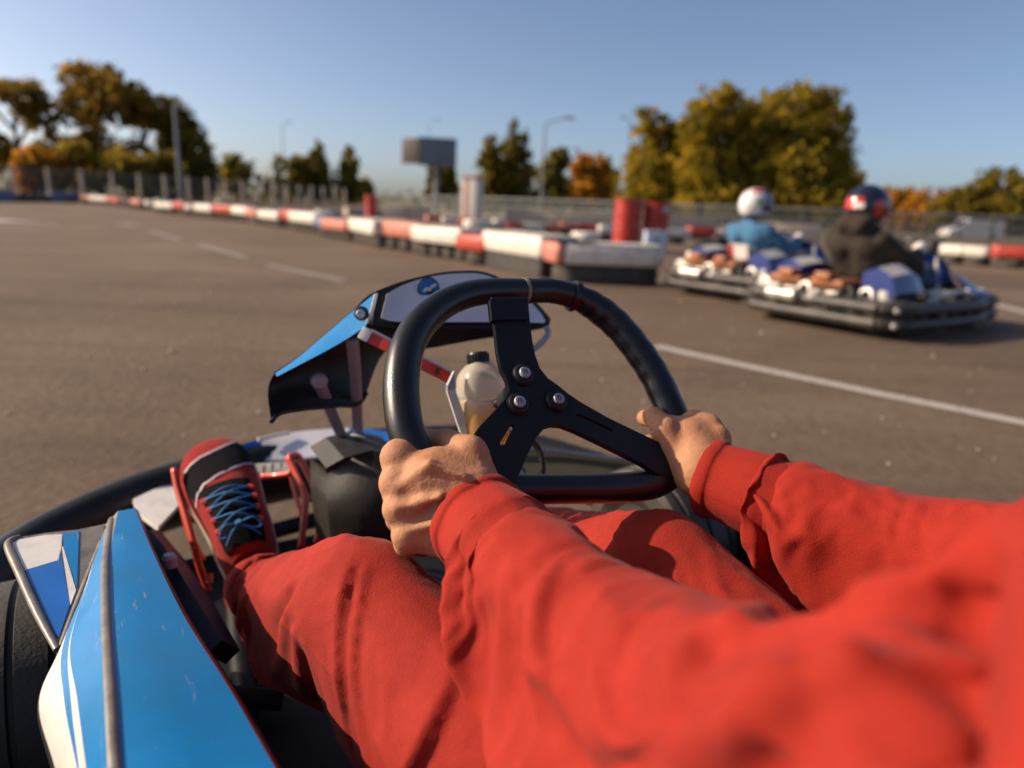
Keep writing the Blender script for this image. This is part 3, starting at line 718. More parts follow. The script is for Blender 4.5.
# red and white control post, red stand and other small things along the track
p = spot(472, 26); hh = height(472, 179, 26)
t = empty('control_booth', p, rad(-22), 'red and white striped control booth behind the barrier row', 'booth')
mb = MB(); mb.box((0, 0, hh / 2), (.62, .62, hh), 'bar_white', bev=.02); mb.build('cabin', t, local=True, angle=30)
for k in range(3):
    mb = MB(); mb.box((-.318, 0, hh * (.2 + .3 * k)), (.012, .6, hh * .16), 'bar_red'); mb.build('stripe', t, local=True)
mb = MB(); mb.box((-.12, -.318, hh * .5), (.12, .012, hh * .95), 'bar_pink'); mb.build('stripe', t, local=True)
mb = MB(); mb.box((0, 0, hh + .03), (.72, .72, .06), 'bar_pink', bev=.01); mb.build('roof', t, local=True)
p = spot(371, 24); t = empty('drum_stand', p, .2, 'small red drum standing between the pale concrete barriers, left of the billboard', 'drum')
mb = MB(); h_ = height(371, 195, 24); mb.lathe([(.20, .02), (.21, .04), (.2, h_ * .33), (.21, h_ * .35), (.2, h_ * .37), (.2, h_ * .66), (.21, h_ * .68), (.2, h_ * .7), (.21, h_), (.19, h_)], 'drum_red', n=24); mb.build('barrel', t, local=True)
mb = MB(); mb.lathe([(.035, h_ - .01), (.035, h_ + .01)], 'steel', (.1, 0, 0), n=10); mb.build('bung', t, local=True)

# ------------------------------------------------------------------ fences
def fence(name, pts, h, step, post, mpost, rails, label, mesh=True, pname='post'):
    P = np.array(pts, float); root = empty(name, P[0], 0, label, 'fence')
    seg = np.linalg.norm(np.diff(P, axis=0), axis=1); tot = seg.sum(); n = max(2, int(round(tot / step)))
    cum = np.concatenate([[0], np.cumsum(seg)]); pos = []
    for i in range(n + 1):
        s = tot * i / n; pos.append([np.interp(s, cum, P[:, k]) for k in range(3)])
    me = None
    for q in pos:
        if me is None:
            mb = MB(); mb.box((0, 0, h / 2), (post, post, h), mpost, bev=post * .12); mb.box((0, 0, h + .02), (post * 1.1, post * 1.1, .04), mpost)
            o = mb.build(pname, root, local=True, angle=30); me = o.data
        else:
            o = bpy.data.objects.new(pname, me); COL.objects.link(o); o.parent = root
        o.location = Vector(np.array(q) - P[0]); o.rotation_euler = (0, 0, rad(42) if post > .1 else 0)
    for z, r in rails:
        mb = MB(); mb.tube([np.array(q) + Z * z for q in P], r, 'pole_grey', n=8); mb.build('rail', root)
    if mesh:
        V = []; UVs = []
        for q in P: V += [q + Z * .06, q + Z * (h - .05)]
        Fc = [(2 * i, 2 * i + 2, 2 * i + 3, 2 * i + 1) for i in range(len(P) - 1)]
        o = obj('wire_mesh', V, Fc, 'chain', None, root, smooth=False)
        ul = o.data.uv_layers.new(name='uv')
        for poly in o.data.polygons:
            for li in poly.loop_indices:
                vi = o.data.loops[li].vertex_index; ul.data[li].uv = (float(cum[vi // 2]), .06 if vi % 2 == 0 else h)
    return root
fence('chain_link_fence', [spot(-60, 34), spot(8, 37), spot(104, 41), spot(188, 46), spot(262, 53), spot(345, 64)], 1.75, 1.75, .17, 'concrete', [(1.65, .03), (.25, .03)], 'chain link fence on thick concrete posts along the trees at left')
fence('guard_fence', [spot(380, 47), spot(480, 39), spot(620, 33), spot(760, 29), spot(900, 27), spot(1060, 25.5)], 1.22, 2.2, .07, 'fence_green', [(1.2, .03), (.75, .022), (.3, .03)], 'low green wire fence running behind the drums and karts to the right')

# ------------------------------------------------------------------ poles, billboard, van
def lamp_post(x, dist, ytop, arm, label, r=.1):
    p = spot(x, dist); h = height(x, ytop, dist); t = empty('lamp_post', p, 0, label, 'lamp post', 'lamp posts along the track')
    mb = MB(); mb.tube([(0, 0, 0), (0, 0, h * .5), (0, 0, h)], [r * 1.25, r, r * .7], 'pole_grey', n=12); mb.build('pole', t, local=True)
    mb = MB(); mb.lathe([(r * 2.2, 0), (r * 2.2, .08), (r * 1.5, .3)], 'pole_grey', n=14); mb.build('base', t, local=True)
    mb = MB(); mb.tube([(0, 0, h - .02), (arm * .3, 0, h + .25), (arm, 0, h + .5)], r * .5, 'pole_grey', n=8, sub=4); mb.build('arm', t, local=True)
    mb = MB(); mb.box((arm * 1.2, 0, h + .52), (abs(arm) * .55, .22, .12), 'pole_grey', bev=.03); mb.box((arm * 1.2, 0, h + .455), (abs(arm) * .4, .16, .02), 'van_white'); mb.build('lamp_head', t, local=True)
lamp_post(181, 44, 112, .25, 'tall grey lamp post in front of the big airy trees at left', .12)
lamp_post(541, 46, 130, 1.3, 'grey lamp post with its arm to the right, left of the orange tree', .08)
lamp_post(624, 70, 128, -.7, 'thin lamp post against the left side of the big yellow trees', .09)
lamp_post(285, 90, 130, .8, 'thin far lamp post above the small trees', .07)
lamp_post(428, 95, 128, 1.0, 'thin far lamp post rising behind the billboard', .06)
DB = 62
t = empty('billboard', spot(433, DB), rad(9), 'blue grey billboard with a dark end face on a single post', 'billboard')
z0, z1 = height(430, 166, DB), height(430, 142, DB); wbd = 36 / FPX * DB
mb = MB(); mb.box((.4, 0, (z0 + z1) / 2), (wbd, .18, z1 - z0), 'board_blue', bev=.02); mb.build('panel', t, local=True, angle=30)
a = rad(-38); ax = np.array([[math.cos(a), math.sin(a), 0], [-math.sin(a), math.cos(a), 0], [0, 0, 1.]])
lw = 17 / FPX * DB * 1.25; e = np.array([.4 - wbd / 2, -.05, (z0 + z1) / 2]); mb = MB(); mb.box(e - ax[0] * np.array([lw / 2, -lw / 2, 1]) * [1, -1, 1] * 1.0, (lw, .18, (z1 - z0)), 'board_dark', ax, bev=.02); mb.build('side_panel', t, local=True, angle=30)
mb = MB(); mb.box((.4, 0, z0 - .06), (wbd + .1, .3, .12), 'pole_grey'); mb.box((.4, 0, z1 + .05), (wbd + .1, .24, .10), 'pole_grey'); mb.build('frame', t, local=True)
mb = MB(); mb.tube([(.3, .25, 0), (.3, .25, z0 + 1.2)], .27, 'pole_grey', n=14); mb.build('post', t, local=True)
# white van far right
def van(p, rz, s):
    t = empty('van', p, rz, 'white van parked far behind the fence at the right', 'van')
    prof = [(-2.3, .3), (-2.3, 1.75), (-2.15, 1.95), (.75, 1.98), (1.55, 1.15), (2.25, .98), (2.4, .75), (2.4, .3)]
    sec = []
    for yy, ins in ((-.92, .06), (-.98, 0), (.98, 0), (.92, .06)):
        sec.append([(x * s, yy * s, (z - (ins if z > 1 else 0)) * s) for x, z in prof])
    mb = MB(); k = len(prof); V = [q for r in sec for q in r]
    Fc = [(i * k + j, i * k + (j + 1) % k, (i + 1) * k + (j + 1) % k, (i + 1) * k + j) for i in range(3) for j in range(k)] + [list(range(k - 1, -1, -1)), [3 * k + j for j in range(k)]]
    mb.add(V, Fc, 'van_white'); mb.build('body', t, local=True, angle=35)
    mb = MB(); mb.box((.55 * s, -.985 * s, 1.5 * s), (.75 * s, .012, .42 * s), 'glass_dark'); mb.build('side_window', t, local=True)
    mb = MB(); mb.box((1.2 * s, 0, 1.575 * s), (.012, 1.6 * s, .8 * s), 'glass_dark', np.array([[.72, 0, .694], [0, 1, 0], [-.694, 0, .72]])); mb.build('windscreen', t, local=True)
    for x in (-1.5, 1.5):
        for y in (-.9, .9):
            mb = MB(); ax = np.array([[1., 0, 0], [0, 0, 1], [0, -1, 0]]); tyre_bm(mb, (x * s, y * s - .1 * s, .34 * s), .34 * s, .2 * s, np.array([[1., 0, 0], [0, 0, 1.], [0, 1., 0]]), 'rubber')
            wv = mb.build('wheel', t, local=True)
    mb = MB(); mb.box((-2.31 * s, -.75 * s, 1.1 * s), (.03, .16 * s, .4 * s), 'bar_red'); mb.build('tail_light', t, local=True)
p = spot(972, 58); van((p[0], p[1], -.4), rad(176), .92)

# ------------------------------------------------------------------ trees
def foliage(blobs, n, size, m, name, parent, holes=0.35, seed=0):
    rg = np.random.default_rng(seed); vol = np.array([b[3] * b[4] * b[5] for b in blobs]) ** .8; vol /= vol.sum()
    P = []
    for b, fr in zip(blobs, vol):
        k = int(n * fr); cl = max(5, int(k / 26))
        d = rg.normal(size=(cl, 3)); d /= np.linalg.norm(d, axis=1)[:, None]
        c = d * (rg.uniform(.30, 1.0, (cl, 1)) ** .6)                       # twig clumps near the shell
        idx = rg.integers(0, cl, k); q = c[idx] + rg.normal(size=(k, 3)) * rg.uniform(.07, .17, (cl, 1))[idx]
        P.append(q * [b[3], b[4], b[5]] + [b[0], b[1], b[2]])
    P = np.concatenate(P); k = len(P)
    keep = vnoise(P + 50 + seed * 3.1, 1.0 / (size * 5.5)) > holes; P = P[keep]; k = len(P)
    u = rg.normal(size=(k, 3)); u /= np.linalg.norm(u, axis=1)[:, None]; v = rg.normal(size=(k, 3)); v -= u * (u * v).sum(1)[:, None]; v /= np.linalg.norm(v, axis=1)[:, None]
    s = size * rg.uniform(.5, 1.25, (k, 1)); V = np.stack([P - u * s * .5, P + v * s * .32, P + u * s * .5, P - v * s * .32], 1).reshape(-1, 3)
    return obj(name, V, np.arange(4 * k).reshape(-1, 4), m, None, parent, smooth=False, local=True)
def tree(x, dist, ytop, half, kind, label, blobs=None, n=2600, seed=0, trunk=.3, name='tree', base=.22, size=None, holes=.33, group='trees around the track', multi=False):
    """half: half width in image px; blobs: (dx, z, rx, rz) fractions of half width / height"""
    p = spot(x, dist); H = height(x, ytop, dist) * .94; Wd = half / FPX * dist; rg = random.Random(seed)
    t = empty(name, p, 0, label, 'tree', group)
    if blobs is None: blobs = [(0, .62, .8, .36), (-.35, .45, .6, .25), (.38, .5, .6, .27), (.05, .8, .55, .2), (0, .32, .75, .18)]
    B = [(dx * Wd, rg.uniform(-.25, .25) * Wd, z * H, rx * Wd, rx * Wd * .85, rz * H) for dx, z, rx, rz in blobs]
    mb = MB(); bow = rg.uniform(-.03, .03) * H
    mb.tube([(0, 0, -.1), (bow, 0, H * .25), (bow * .5, 0, H * .5), (0, 0, H * .78)], [trunk, trunk * .75, trunk * .5, trunk * .15], 'bark', n=9, sub=3)
    for b in B:
        z0 = min(max(H * .16, b[2] - abs(b[0]) * .9 - b[5] * .6), H * .6)
        mb.tube([(bow * .6, 0, z0), (b[0] * .5, b[1] * .5, (z0 + b[2]) / 2 + .1 * H * .3), (b[0], b[1], b[2] + b[5] * .5)], [trunk * .45, trunk * .3, trunk * .08], 'bark', n=7, sub=3)
        for _ in range(3):
            e = np.array(b[:3]) + np.array([rg.uniform(-.8, .8) * b[3], rg.uniform(-.8, .8) * b[4], rg.uniform(-.3, .8) * b[5]])
            mb.tube([(b[0] * .6, b[1] * .6, (z0 + b[2]) / 2), (np.array(b[:3]) + e) / 2, e], [trunk * .2, trunk * .12, trunk * .04], 'bark', n=5, sub=2)
    mb.build('trunk', t, local=True)
    foliage([(b[0], b[1], b[2], b[3] * 1.12, b[4] * 1.12, b[5] * 1.12) for b in B], int(n * 2.3), size or max(.26, dist * .0082), kind, 'crown', t, holes * .75, seed)
    return t
# left group
tree(22, 58, 82, 46, 'leaf_dark', 'brown leaved tree at the far left edge with sky showing under its crown', [(-.5, .84, .7, .14), (.1, .86, .7, .15), (.55, .74, .5, .14), (-.75, .58, .35, .16), (-.6, .38, .5, .18), (.75, .42, .3, .14)], 4600, 1, .35, holes=.40)
tree(102, 60, 65, 40, 'leaf_dark', 'tallest brown leaved tree of the left group, gaps of sky in its crown', [(-.1, .88, .68, .14), (-.45, .68, .6, .16), (.5, .76, .5, .14), (.2, .55, .6, .14), (-.3, .42, .7, .18), (.5, .36, .5, .16), (0, .22, .9, .14)], 6000, 2, .35, holes=.44)
tree(150, 62, 86, 40, 'leaf_dark', 'dark tree beside the tallest one, leaning toward the lamp post', [(-.2, .86, .5, .14), (.35, .74, .6, .16), (-.1, .6, .5, .14), (.1, .46, .5, .14), (.5, .45, .5, .2), (-.2, .3, .8, .2)], 5400, 3, .35, holes=.42)
tree(188, 63, 107, 25, 'leaf_olive', 'dark green tree at the right end of the left group', [(-.1, .8, .6, .2), (.3, .55, .75, .25), (-.3, .55, .7, .22), (.2, .28, .95, .22)], 3000, 4, .3, holes=.36)
tree(42, 50, 143, 26, 'leaf_orange', 'low orange yellow bushy tree under the left group', [(0, .6, .8, .36), (-.5, .45, .5, .4), (.5, .4, .5, .35)], 1700, 5, .18, holes=.28)
tree(75, 51, 141, 22, 'leaf_yellow', 'low yellow bushy tree right of the orange one', [(0, .6, .8, .36), (-.5, .45, .5, .4), (.5, .4, .5, .35)], 1500, 6, .18, holes=.28)
tree(132, 52, 148, 26, 'leaf_yellow', 'low yellow green bush under the dark trees', [(0, .6, .8, .36), (-.5, .45, .5, .4), (.5, .4, .5, .35)], 1500, 7, .18, holes=.28)
tree(165, 53, 152, 24, 'leaf_olive', 'low olive bush behind the lamp post', [(0, .6, .8, .36), (-.5, .45, .5, .4), (.5, .4, .5, .35)], 1400, 8, .18, holes=.28)
# small trees in the middle distance
tree(240, 88, 154, 19, 'leaf_green', 'small rounded grey green tree just right of the left group', None, 1800, 9, .25)
tree(281, 90, 158, 17, 'leaf_olive', 'small broad olive tree in the middle distance', None, 1700, 10, .25)
tree(300, 92, 156, 14, 'leaf_olive', 'small olive tree left of the first poplar', None, 1200, 11, .22)
tree(318, 94, 139, 11, 'leaf_green', 'taller slim poplar in the middle distance', [(0, .8, .55, .2), (0, .55, .85, .25), (0, .3, 1, .2)], 1400, 12, .22)
tree(334, 96, 158, 14, 'leaf_olive', 'short tree between the two poplars', None, 900, 13, .2)
tree(350, 94, 147, 10.5, 'leaf_green', 'second slim poplar, right of the taller one', [(0, .8, .5, .2), (0, .55, .85, .25), (0, .3, 1, .2)], 1300, 14, .22)
tree(364, 110, 176, 10, 'leaf_green', 'very small tree right of the poplars', None, 700, 15, .2)
tree(436, 76, 163, 13, 'leaf_olive', 'yellow green tree under the billboard', None, 1300, 16, .22)
tree(449, 78, 160, 9, 'leaf_green', 'slim green tree at the right foot of the billboard', [(0, .75, .6, .25), (0, .45, .9, .3)], 900, 17, .2)
tree(489, 72, 136, 12, 'leaf_olive', 'olive poplar left of the taller conical tree', [(-.1, .78, .6, .2), (.3, .6, .7, .22), (-.3, .45, .8, .26), (.2, .25, 1.1, .2)], 2000, 18, .25)
tree(512, 73, 119, 19, 'leaf_green', 'tall conical green tree left of the lamp post with an arm', [(-.1, .88, .34, .13), (.15, .74, .55, .16), (-.25, .58, .6, .18), (.35, .48, .7, .2), (-.3, .35, .8, .2), (.2, .2, 1.05, .18)], 3000, 19, .3)
tree(552, 76, 143, 18, 'leaf_green', 'green tree just right of the lamp post with an arm', [(.3, .78, .5, .2), (-.2, .6, .7, .25), (0, .32, 1, .24)], 1700, 20, .25)
tree(588, 72, 151, 20, 'leaf_orange', 'orange autumn tree left of the big yellow trees', [(-.3, .75, .6, .22), (.3, .72, .55, .24), (0, .4, .95, .28)], 2300, 21, .25)
tree(605, 84, 164, 14, 'leaf_yellow', 'small yellow tree at the right of the orange one', None, 1000, 22, .2)
# big yellow group on the right
tree(650, 66, 107, 28, 'leaf_yellow', 'yellow olive tree at the left of the big yellow group', [(-.2, .85, .6, .14), (.3, .7, .6, .18), (-.4, .55, .6, .2), (.1, .4, .95, .22), (0, .2, .95, .18)], 4200, 23, .4, holes=.28)
tree(708, 64, 83, 38, 'leaf_yellow', 'large yellow olive tree in the middle of the big group', [(-.1, .86, .6, .13), (.4, .78, .55, .15), (-.5, .66, .5, .16), (.1, .55, .85, .2), (-.3, .36, .75, .2), (.4, .32, .7, .2), (0, .16, 1, .15)], 7200, 24, .5, holes=.28)
tree(790, 65, 83, 51, 'leaf_yellow', 'widest yellow olive tree at the right of the big group', [(-.35, .84, .5, .14), (.15, .86, .5, .13), (.55, .74, .45, .16), (-.6, .62, .45, .18), (0, .6, .8, .2), (.55, .5, .5, .18), (-.3, .34, .8, .2), (.4, .28, .6, .2), (0, .15, 1, .14)], 9000, 25, .55, holes=.28)
tree(748, 68, 94, 26, 'leaf_yellow', 'yellow tree filling the gap between the two largest of the big group', [(0, .8, .6, .18), (-.3, .6, .7, .2), (.3, .5, .8, .22), (0, .25, 1, .22)], 4200, 41, .4, holes=.26)
tree(677, 69, 112, 22, 'leaf_olive', 'olive tree filling the gap at the left of the big yellow group', [(0, .8, .6, .18), (-.3, .55, .8, .22), (.3, .45, .8, .22), (0, .22, 1.1, .2)], 3400, 42, .35, holes=.26)
tree(824, 70, 140, 22, 'leaf_olive', 'dark olive tree low at the right end of the big group', None, 1900, 26, .3)
tree(846, 74, 168, 16, 'leaf_olive', 'small bush behind the helmet of the driver in black', None, 1200, 27, .2)
# right hillside
for i, (x, d, yt, hf, k, lab) in enumerate([(893, 90, 186, 22, 'leaf_orange', 'low rusty bush right of the dark helmet'), (925, 88, 190, 26, 'leaf_orange', 'low orange brown bush left of the far hill bushes'), (958, 84, 182, 28, 'leaf_olive', 'olive brown bush on the rise behind the van'),
        (990, 82, 168, 26, 'leaf_olive', 'tallest rounded bush on the rise behind the van'), (1022, 80, 174, 22, 'leaf_green', 'dark green bush at the right edge of the photo'), (1058, 80, 172, 26, 'leaf_olive', 'olive bush beyond the right edge')]):
    tree(x, d, yt, hf, k, lab, [(0, .6, .8, .4), (-.5, .45, .6, .42), (.5, .45, .6, .42), (0, .3, 1, .28)], 2000, 30 + i, .2, holes=.25)
# a continuous low hedge along the horizon
B = []
rg = random.Random(5)
for x in range(-80, 1130, 9):
    d = 105 + rg.uniform(-8, 8); q = spot(x, d); hgt = rg.uniform(1.6, 3.2) * (.8 if 360 < x < 480 else 1.15)
    B.append((q[0], q[1], hgt * .45, 1.5, 1.2, hgt * .6))
o = foliage(B, 16000, .55, 'leaf_green', 'treeline', None, .15, 77); tag(o, kind='stuff')
# ------------------------------------------------------------------ the kart we sit in
kart = empty('go_kart', K(0, 0, 0), ALPHA, 'blue white and black kart driven from our seat, filling the foreground', 'kart')
EW = rad(42)
WN = -F * math.cos(EW) + Z * math.sin(EW); WU = F * math.sin(EW) + Z * math.cos(EW)
def onwheel(x, y, off=0.0):
    d = ray(x, y); o = HUB + WN * off; return CAM + d * (((o - CAM) @ WN) / (d @ WN))
# steering wheel
sw = empty('steering_wheel', HUB, 0); sw.parent = kart
_m = MINV[kart]; _l = _m[:3, :3] @ HUB + _m[:3, 3]; sw.location = Vector(_l); sw.rotation_euler = (0, 0, 0); del MINV[sw]
def under_wheel(o):                      # meshes are written in kart space; shift them under the wheel's empty
    o.location = -sw.location; return o
rim_px = [(529, 291), (495, 291), (470, 294), (446, 303), (423, 321), (408, 346), (402, 375), (402, 405), (408, 436), (424, 463), (458, 482), (508, 489), (560, 489), (612, 488), (654, 483), (678, 464), (682, 440), (671, 411), (656, 378), (640, 353), (620, 328), (598, 309), (576, 297), (552, 291)]
rim_r = [.0145, .0146, .0150, .0158, .0168, .0175, .0178, .0178, .0175, .0165, .0155, .015, .015, .0155, .0165, .0172, .0176, .0178, .0178, .0178, .0178, .0176, .0155, .0148]
RP = np.array([onwheel(x, y) for x, y in rim_px])
pts, rr = catmull(RP, rim_r, 10, True)
n = len(pts)
for i in range(n):                       # finger bumps on the inner side of the right grip are pressed into the radius
    s = i / n
    if .70 < s < .92: rr[i] *= 1 + .020 * math.sin(s * 24 * 2 * math.pi * 1.6)
mb = MB(); mb.tube(pts, rr, 'black_grip', n=20, closed=True, sub=1); under_wheel(mb.build('rim', sw, angle=0))
def ringat(k, w, r, m, name):
    mb = MB(); mb.tube([pts[k % n], pts[(k + w) % n]], r, m, n=24); return under_wheel(mb.build(name, sw, angle=50))
ringat(1, 1, .0149, 'scuffed_grey', 'seam'); ringat(0, 1, .0149, 'black_plastic', 'seam')
ringat(int(.918 * n), 2, .0188, 'black_grip', 'grip_edge')
# spoke plate with its slots
def curve_plate(name, outer, holes, thick, m, parent, origin, nx, ny, nz):
    cu = bpy.data.curves.new(name, 'CURVE'); cu.dimensions = '2D'; cu.fill_mode = 'BOTH'; cu.extrude = thick / 2; cu.bevel_depth = .0012; cu.bevel_resolution = 2
    for ring in [outer] + holes:
        sp = cu.splines.new('POLY'); sp.points.add(len(ring) - 1); sp.use_cyclic_u = True
        for pnt, q in zip(sp.points, ring):
            v = q - origin; pnt.co = (float(v @ nx), float(v @ ny), 0, 1)
    tmp = bpy.data.objects.new('tmp', cu); COL.objects.link(tmp)
    dg = bpy.context.evaluated_depsgraph_get(); me = bpy.data.meshes.new_from_object(tmp.evaluated_get(dg))
    V = np.array([origin + nx * v.co.x + ny * v.co.y + nz * v.co.z for v in me.vertices]); Fc = [list(p.vertices) for p in me.polygons]
    bpy.data.objects.remove(tmp); bpy.data.curves.remove(cu); bpy.data.meshes.remove(me)
    return obj(name, V, Fc, m, None, parent, angle=30)
outer = [(491, 300), (526, 300), (527.5, 319), (530, 340), (533, 356), (538, 370), (546, 380), (556, 387), (567, 396), (579, 404), (605, 419), (636, 434), (662, 446), (676, 458), (672, 478), (655, 474), (640, 464), (622, 455), (600, 444), (575, 432), (561, 426.5), (551, 425.5), (543, 428), (535, 437), (527, 452), (517, 475), (509, 494), (487, 494), (481, 474), (474, 452), (473, 438), (479, 429), (492, 415), (504, 402), (509, 392), (506, 380), (501, 371), (497, 352), (494, 322)]
off = .014
O3 = [onwheel(x, y, off) for x, y in outer]
slotA = [onwheel(x, y, off) for x, y in [(573, 415), (576, 413.5), (590, 420), (612, 430.5), (613, 433), (609, 433), (590, 424), (574, 417.5)]]
slotB = [onwheel(x, y, off) for x, y in [(508, 427), (512, 424), (515, 427), (507, 443), (503, 447.5), (498, 447), (498, 443)]]
under_wheel(curve_plate('spoke_plate', O3, [slotA, slotB], .005, 'black_metal', sw, onwheel(524, 392, off), R, WU, WN))
mb = MB(); mb.plate([onwheel(x, y, .021) for x, y in [(490, 299), (527, 299), (528, 319), (492, 320)]], .008, 'black_metal', WN); under_wheel(mb.build('spoke_clamp', sw, angle=30))
AXW = np.array([R, WU, WN])
for x, y in [(522, 376), (517, 405), (555.5, 402)]:
    c = onwheel(x, y, off + .003)
    mb = MB(); mb.lathe([(.0125, 0), (.0125, .003), (.0105, .0055), (.0085, .0065)], 'black_metal', c, AXW, 24); b0 = under_wheel(mb.build('washer', sw, angle=35))
    mb = MB(); mb.lathe([(.0062, .006), (.0062, .0085), (.0056, .0096), (.0032, .0098), (.0030, .0075), (.0002, .0075)], 'galv', c, AXW, 20); under_wheel(mb.build('bolt', sw, angle=35))
mb = MB(); mb.lathe([(.019, -.03), (.019, .008), (.017, .011)], 'black_metal', HUB, AXW, 28); under_wheel(mb.build('hub', sw, angle=35))
mb = MB(); mb.tube([HUB - WN * .02, HUB - WN * .12, HUB - WN * .42], .010, 'steel', n=14); mb.build('steering_column', kart)

# side pod on the left
def rowpts(spec): return [G(x, y, z) for x, y, z in spec]
st = [  # bottom, outer edge, white end, blue wedge end, white stripe end, ridge left, ridge right, crown, inner edge, red edge end, inner bottom
    [(99, 531, .30), (99.5, 530, .331), (100, 529.5, .332), (100.5, 529, .332), (101, 528.5, .333), (105, 525, .341), (118, 511, .349), (127, 509.5, .348), (135, 508, .346), (136.5, 508.5, .342), (139, 512, .27)],
    [(88, 578, .28), (88.5, 577, .345), (89, 576.5, .346), (89.5, 576, .347), (90, 575, .348), (102, 560, .366), (109, 560, .367), (131, 555, .3635), (152, 550, .358), (154, 550, .352), (158, 556, .26)],
    [(60, 648, .27), (61, 646, .345), (63, 645, .347), (69.5, 642, .352), (70.5, 641, .353), (102, 620, .386), (109.5, 619, .387), (147, 616.5, .3805), (183, 614, .372), (186, 615, .365), (193, 622, .24)],
    [(37, 706, .22), (39, 702, .335), (64, 700, .358), (71, 699.5, .364), (77, 699, .370), (105, 690, .402), (114, 689, .403), (171, 687.5, .396), (228, 686, .386), (231.5, 687, .378), (243, 700, .23)],
    [(52, 775, .22), (55, 768, .325), (77, 768, .350), (79, 768, .352), (86, 768, .359), (109, 768, .403), (119.5, 768, .404), (197, 768, .3995), (275, 768, .392), (279, 769, .383), (296, 790, .23)],
]
rows = [rowpts(s) for s in st]
rows.append([b * 1.0 + (b - a) * .9 for a, b in zip(rows[3], rows[4])])
for dk, dz in ((.14, -.01), (.26, -.04), (.31, -.10)):
    rows.append([p - F * dk + Z * dz for p in rows[5]])
rows = resample_rows(rows, 8)
mb = MB(); mb.loft(rows, None, ['black_plastic', 'white', 'blue', 'white', 'blue', 'scuffed_grey', 'blue', 'blue', 'dark_red', 'navy'])
mb.add(rows[-1], [list(range(11))], 'navy')
pod = mb.build('side_pod', kart, angle=30)
# raised grey rubbing strip along the ridge
rl = [(r[5] + r[6]) / 2 + Z * .001 for r in rows]
mb = MB(); mb.tube(rl, [.0012] + [.0032] * (len(rl) - 1), 'scuffed_grey', n=10, flat=(.8, 1.15)); mb.build('rubbing_strip', pod)
# winglet panel over the front wheel
A3, B3, C3 = G(9, 545, .352), G(105, 524, .346), G(59, 648, .336)
nW = np.cross(B3 - A3, C3 - A3); nW /= np.linalg.norm(nW); nW = nW if nW[2] > 0 else -nW
def onW(x, y, off=0.0):
    d = ray(x, y); o = A3 + nW * off; return CAM + d * (((o - CAM) @ nW) / (d @ nW))
mb = MB(); mb.plate([onW(x, y) for x, y in [(8, 544), (14, 538), (45, 533), (78, 529.5), (105, 524), (101, 542), (82, 590), (62, 645), (57, 650), (33, 598)]], .006, 'scuffed_grey', nW)
wing = mb.build('winglet', kart, angle=30)
for poly, m, nm in [([(12, 543), (18, 539.5), (45, 535), (62, 534), (61.5, 547), (58, 560), (25, 570)], 'white', 'white_decal'),
                    ([(25, 570.4), (58, 560.4), (60.5, 552), (70, 604), (59, 637), (55, 634)], 'deep_blue', 'blue_decal'),
                    ([(61.8, 548), (63, 546), (76, 590), (70.4, 605)], 'white', 'white_stripe'),
                    ([(62.4, 533.8), (79, 530.5), (77, 588), (63.4, 545.5)], 'blue', 'blue_decal')]:
    mb = MB(); mb.plate([onW(x, y, .0012) for x, y in poly], .0008, m, nW); mb.build(nm, wing, angle=30)
mb = MB(); mb.tube([onW(x, y, .001) for x, y in [(20, 536), (10, 541), (9, 549), (20, 574), (37, 612), (57, 650)]], [.002, .0035, .0045, .0045, .0042, .003], 'scuffed_grey', n=12, sub=6); mb.build('edge_roll', wing)
mb = MB(); mb.tube([onW(x, y, .000) for x, y in [(102, 542), (82, 592), (61, 648)]], .0035, 'scuffed_grey', n=10, sub=4); mb.build('edge_roll', wing)

# wheels
def kart_wheel(r, f, rt_, wd, name='wheel', steer=0.0):
    c = K(r, f, rt_); a = ALPHA + steer; ax0 = np.array([math.cos(a), math.sin(a), 0]); fx = np.array([-math.sin(a), math.cos(a), 0])
    ax = np.array([fx, Z, ax0])
    o = empty(name, c); o.parent = kart; l = _m[:3, :3] @ c + _m[:3, 3]; o.location = Vector(l); o.rotation_euler = (0, 0, 0); del MINV[o]
    mb = MB(); w2 = wd / 2
    prof = [(rt_ * .52, -w2 * .8), (rt_ * .70, -w2), (rt_ * .90, -w2 * .98), (rt_ * .97, -w2 * .86), (rt_ * .99, -w2 * .66), (rt_ * .965, -w2 * .62), (rt_ * .965, -w2 * .55), (rt_ * .995, -w2 * .5), (rt_, -w2 * .06), (rt_ * .97, -w2 * .03), (rt_ * .97, w2 * .03), (rt_, w2 * .06), (rt_ * .995, w2 * .5), (rt_ * .965, w2 * .55), (rt_ * .965, w2 * .62), (rt_ * .99, w2 * .66), (rt_ * .97, w2 * .86), (rt_ * .90, w2 * .98), (rt_ * .70, w2), (rt_ * .52, w2 * .8)]
    mb.lathe(prof, 'rubber', c, ax, 48); t = mb.build('tyre', o); t.location = -o.location
    mb = MB(); mb.lathe([(rt_ * .15, -w2 * .5), (rt_ * .45, -w2 * .5), (rt_ * .55, -w2 * .82), (rt_ * .55, w2 * .82), (rt_ * .45, w2 * .5), (rt_ * .15, w2 * .5)], 'steel', c, ax, 32); t = mb.build('rim', o); t.location = -o.location
kart_wheel(-.50, .30, .145, .14); kart_wheel(.50, .30, .145, .14); kart_wheel(-.50, -.75, .150, .20); kart_wheel(.50, -.75, .150, .20)

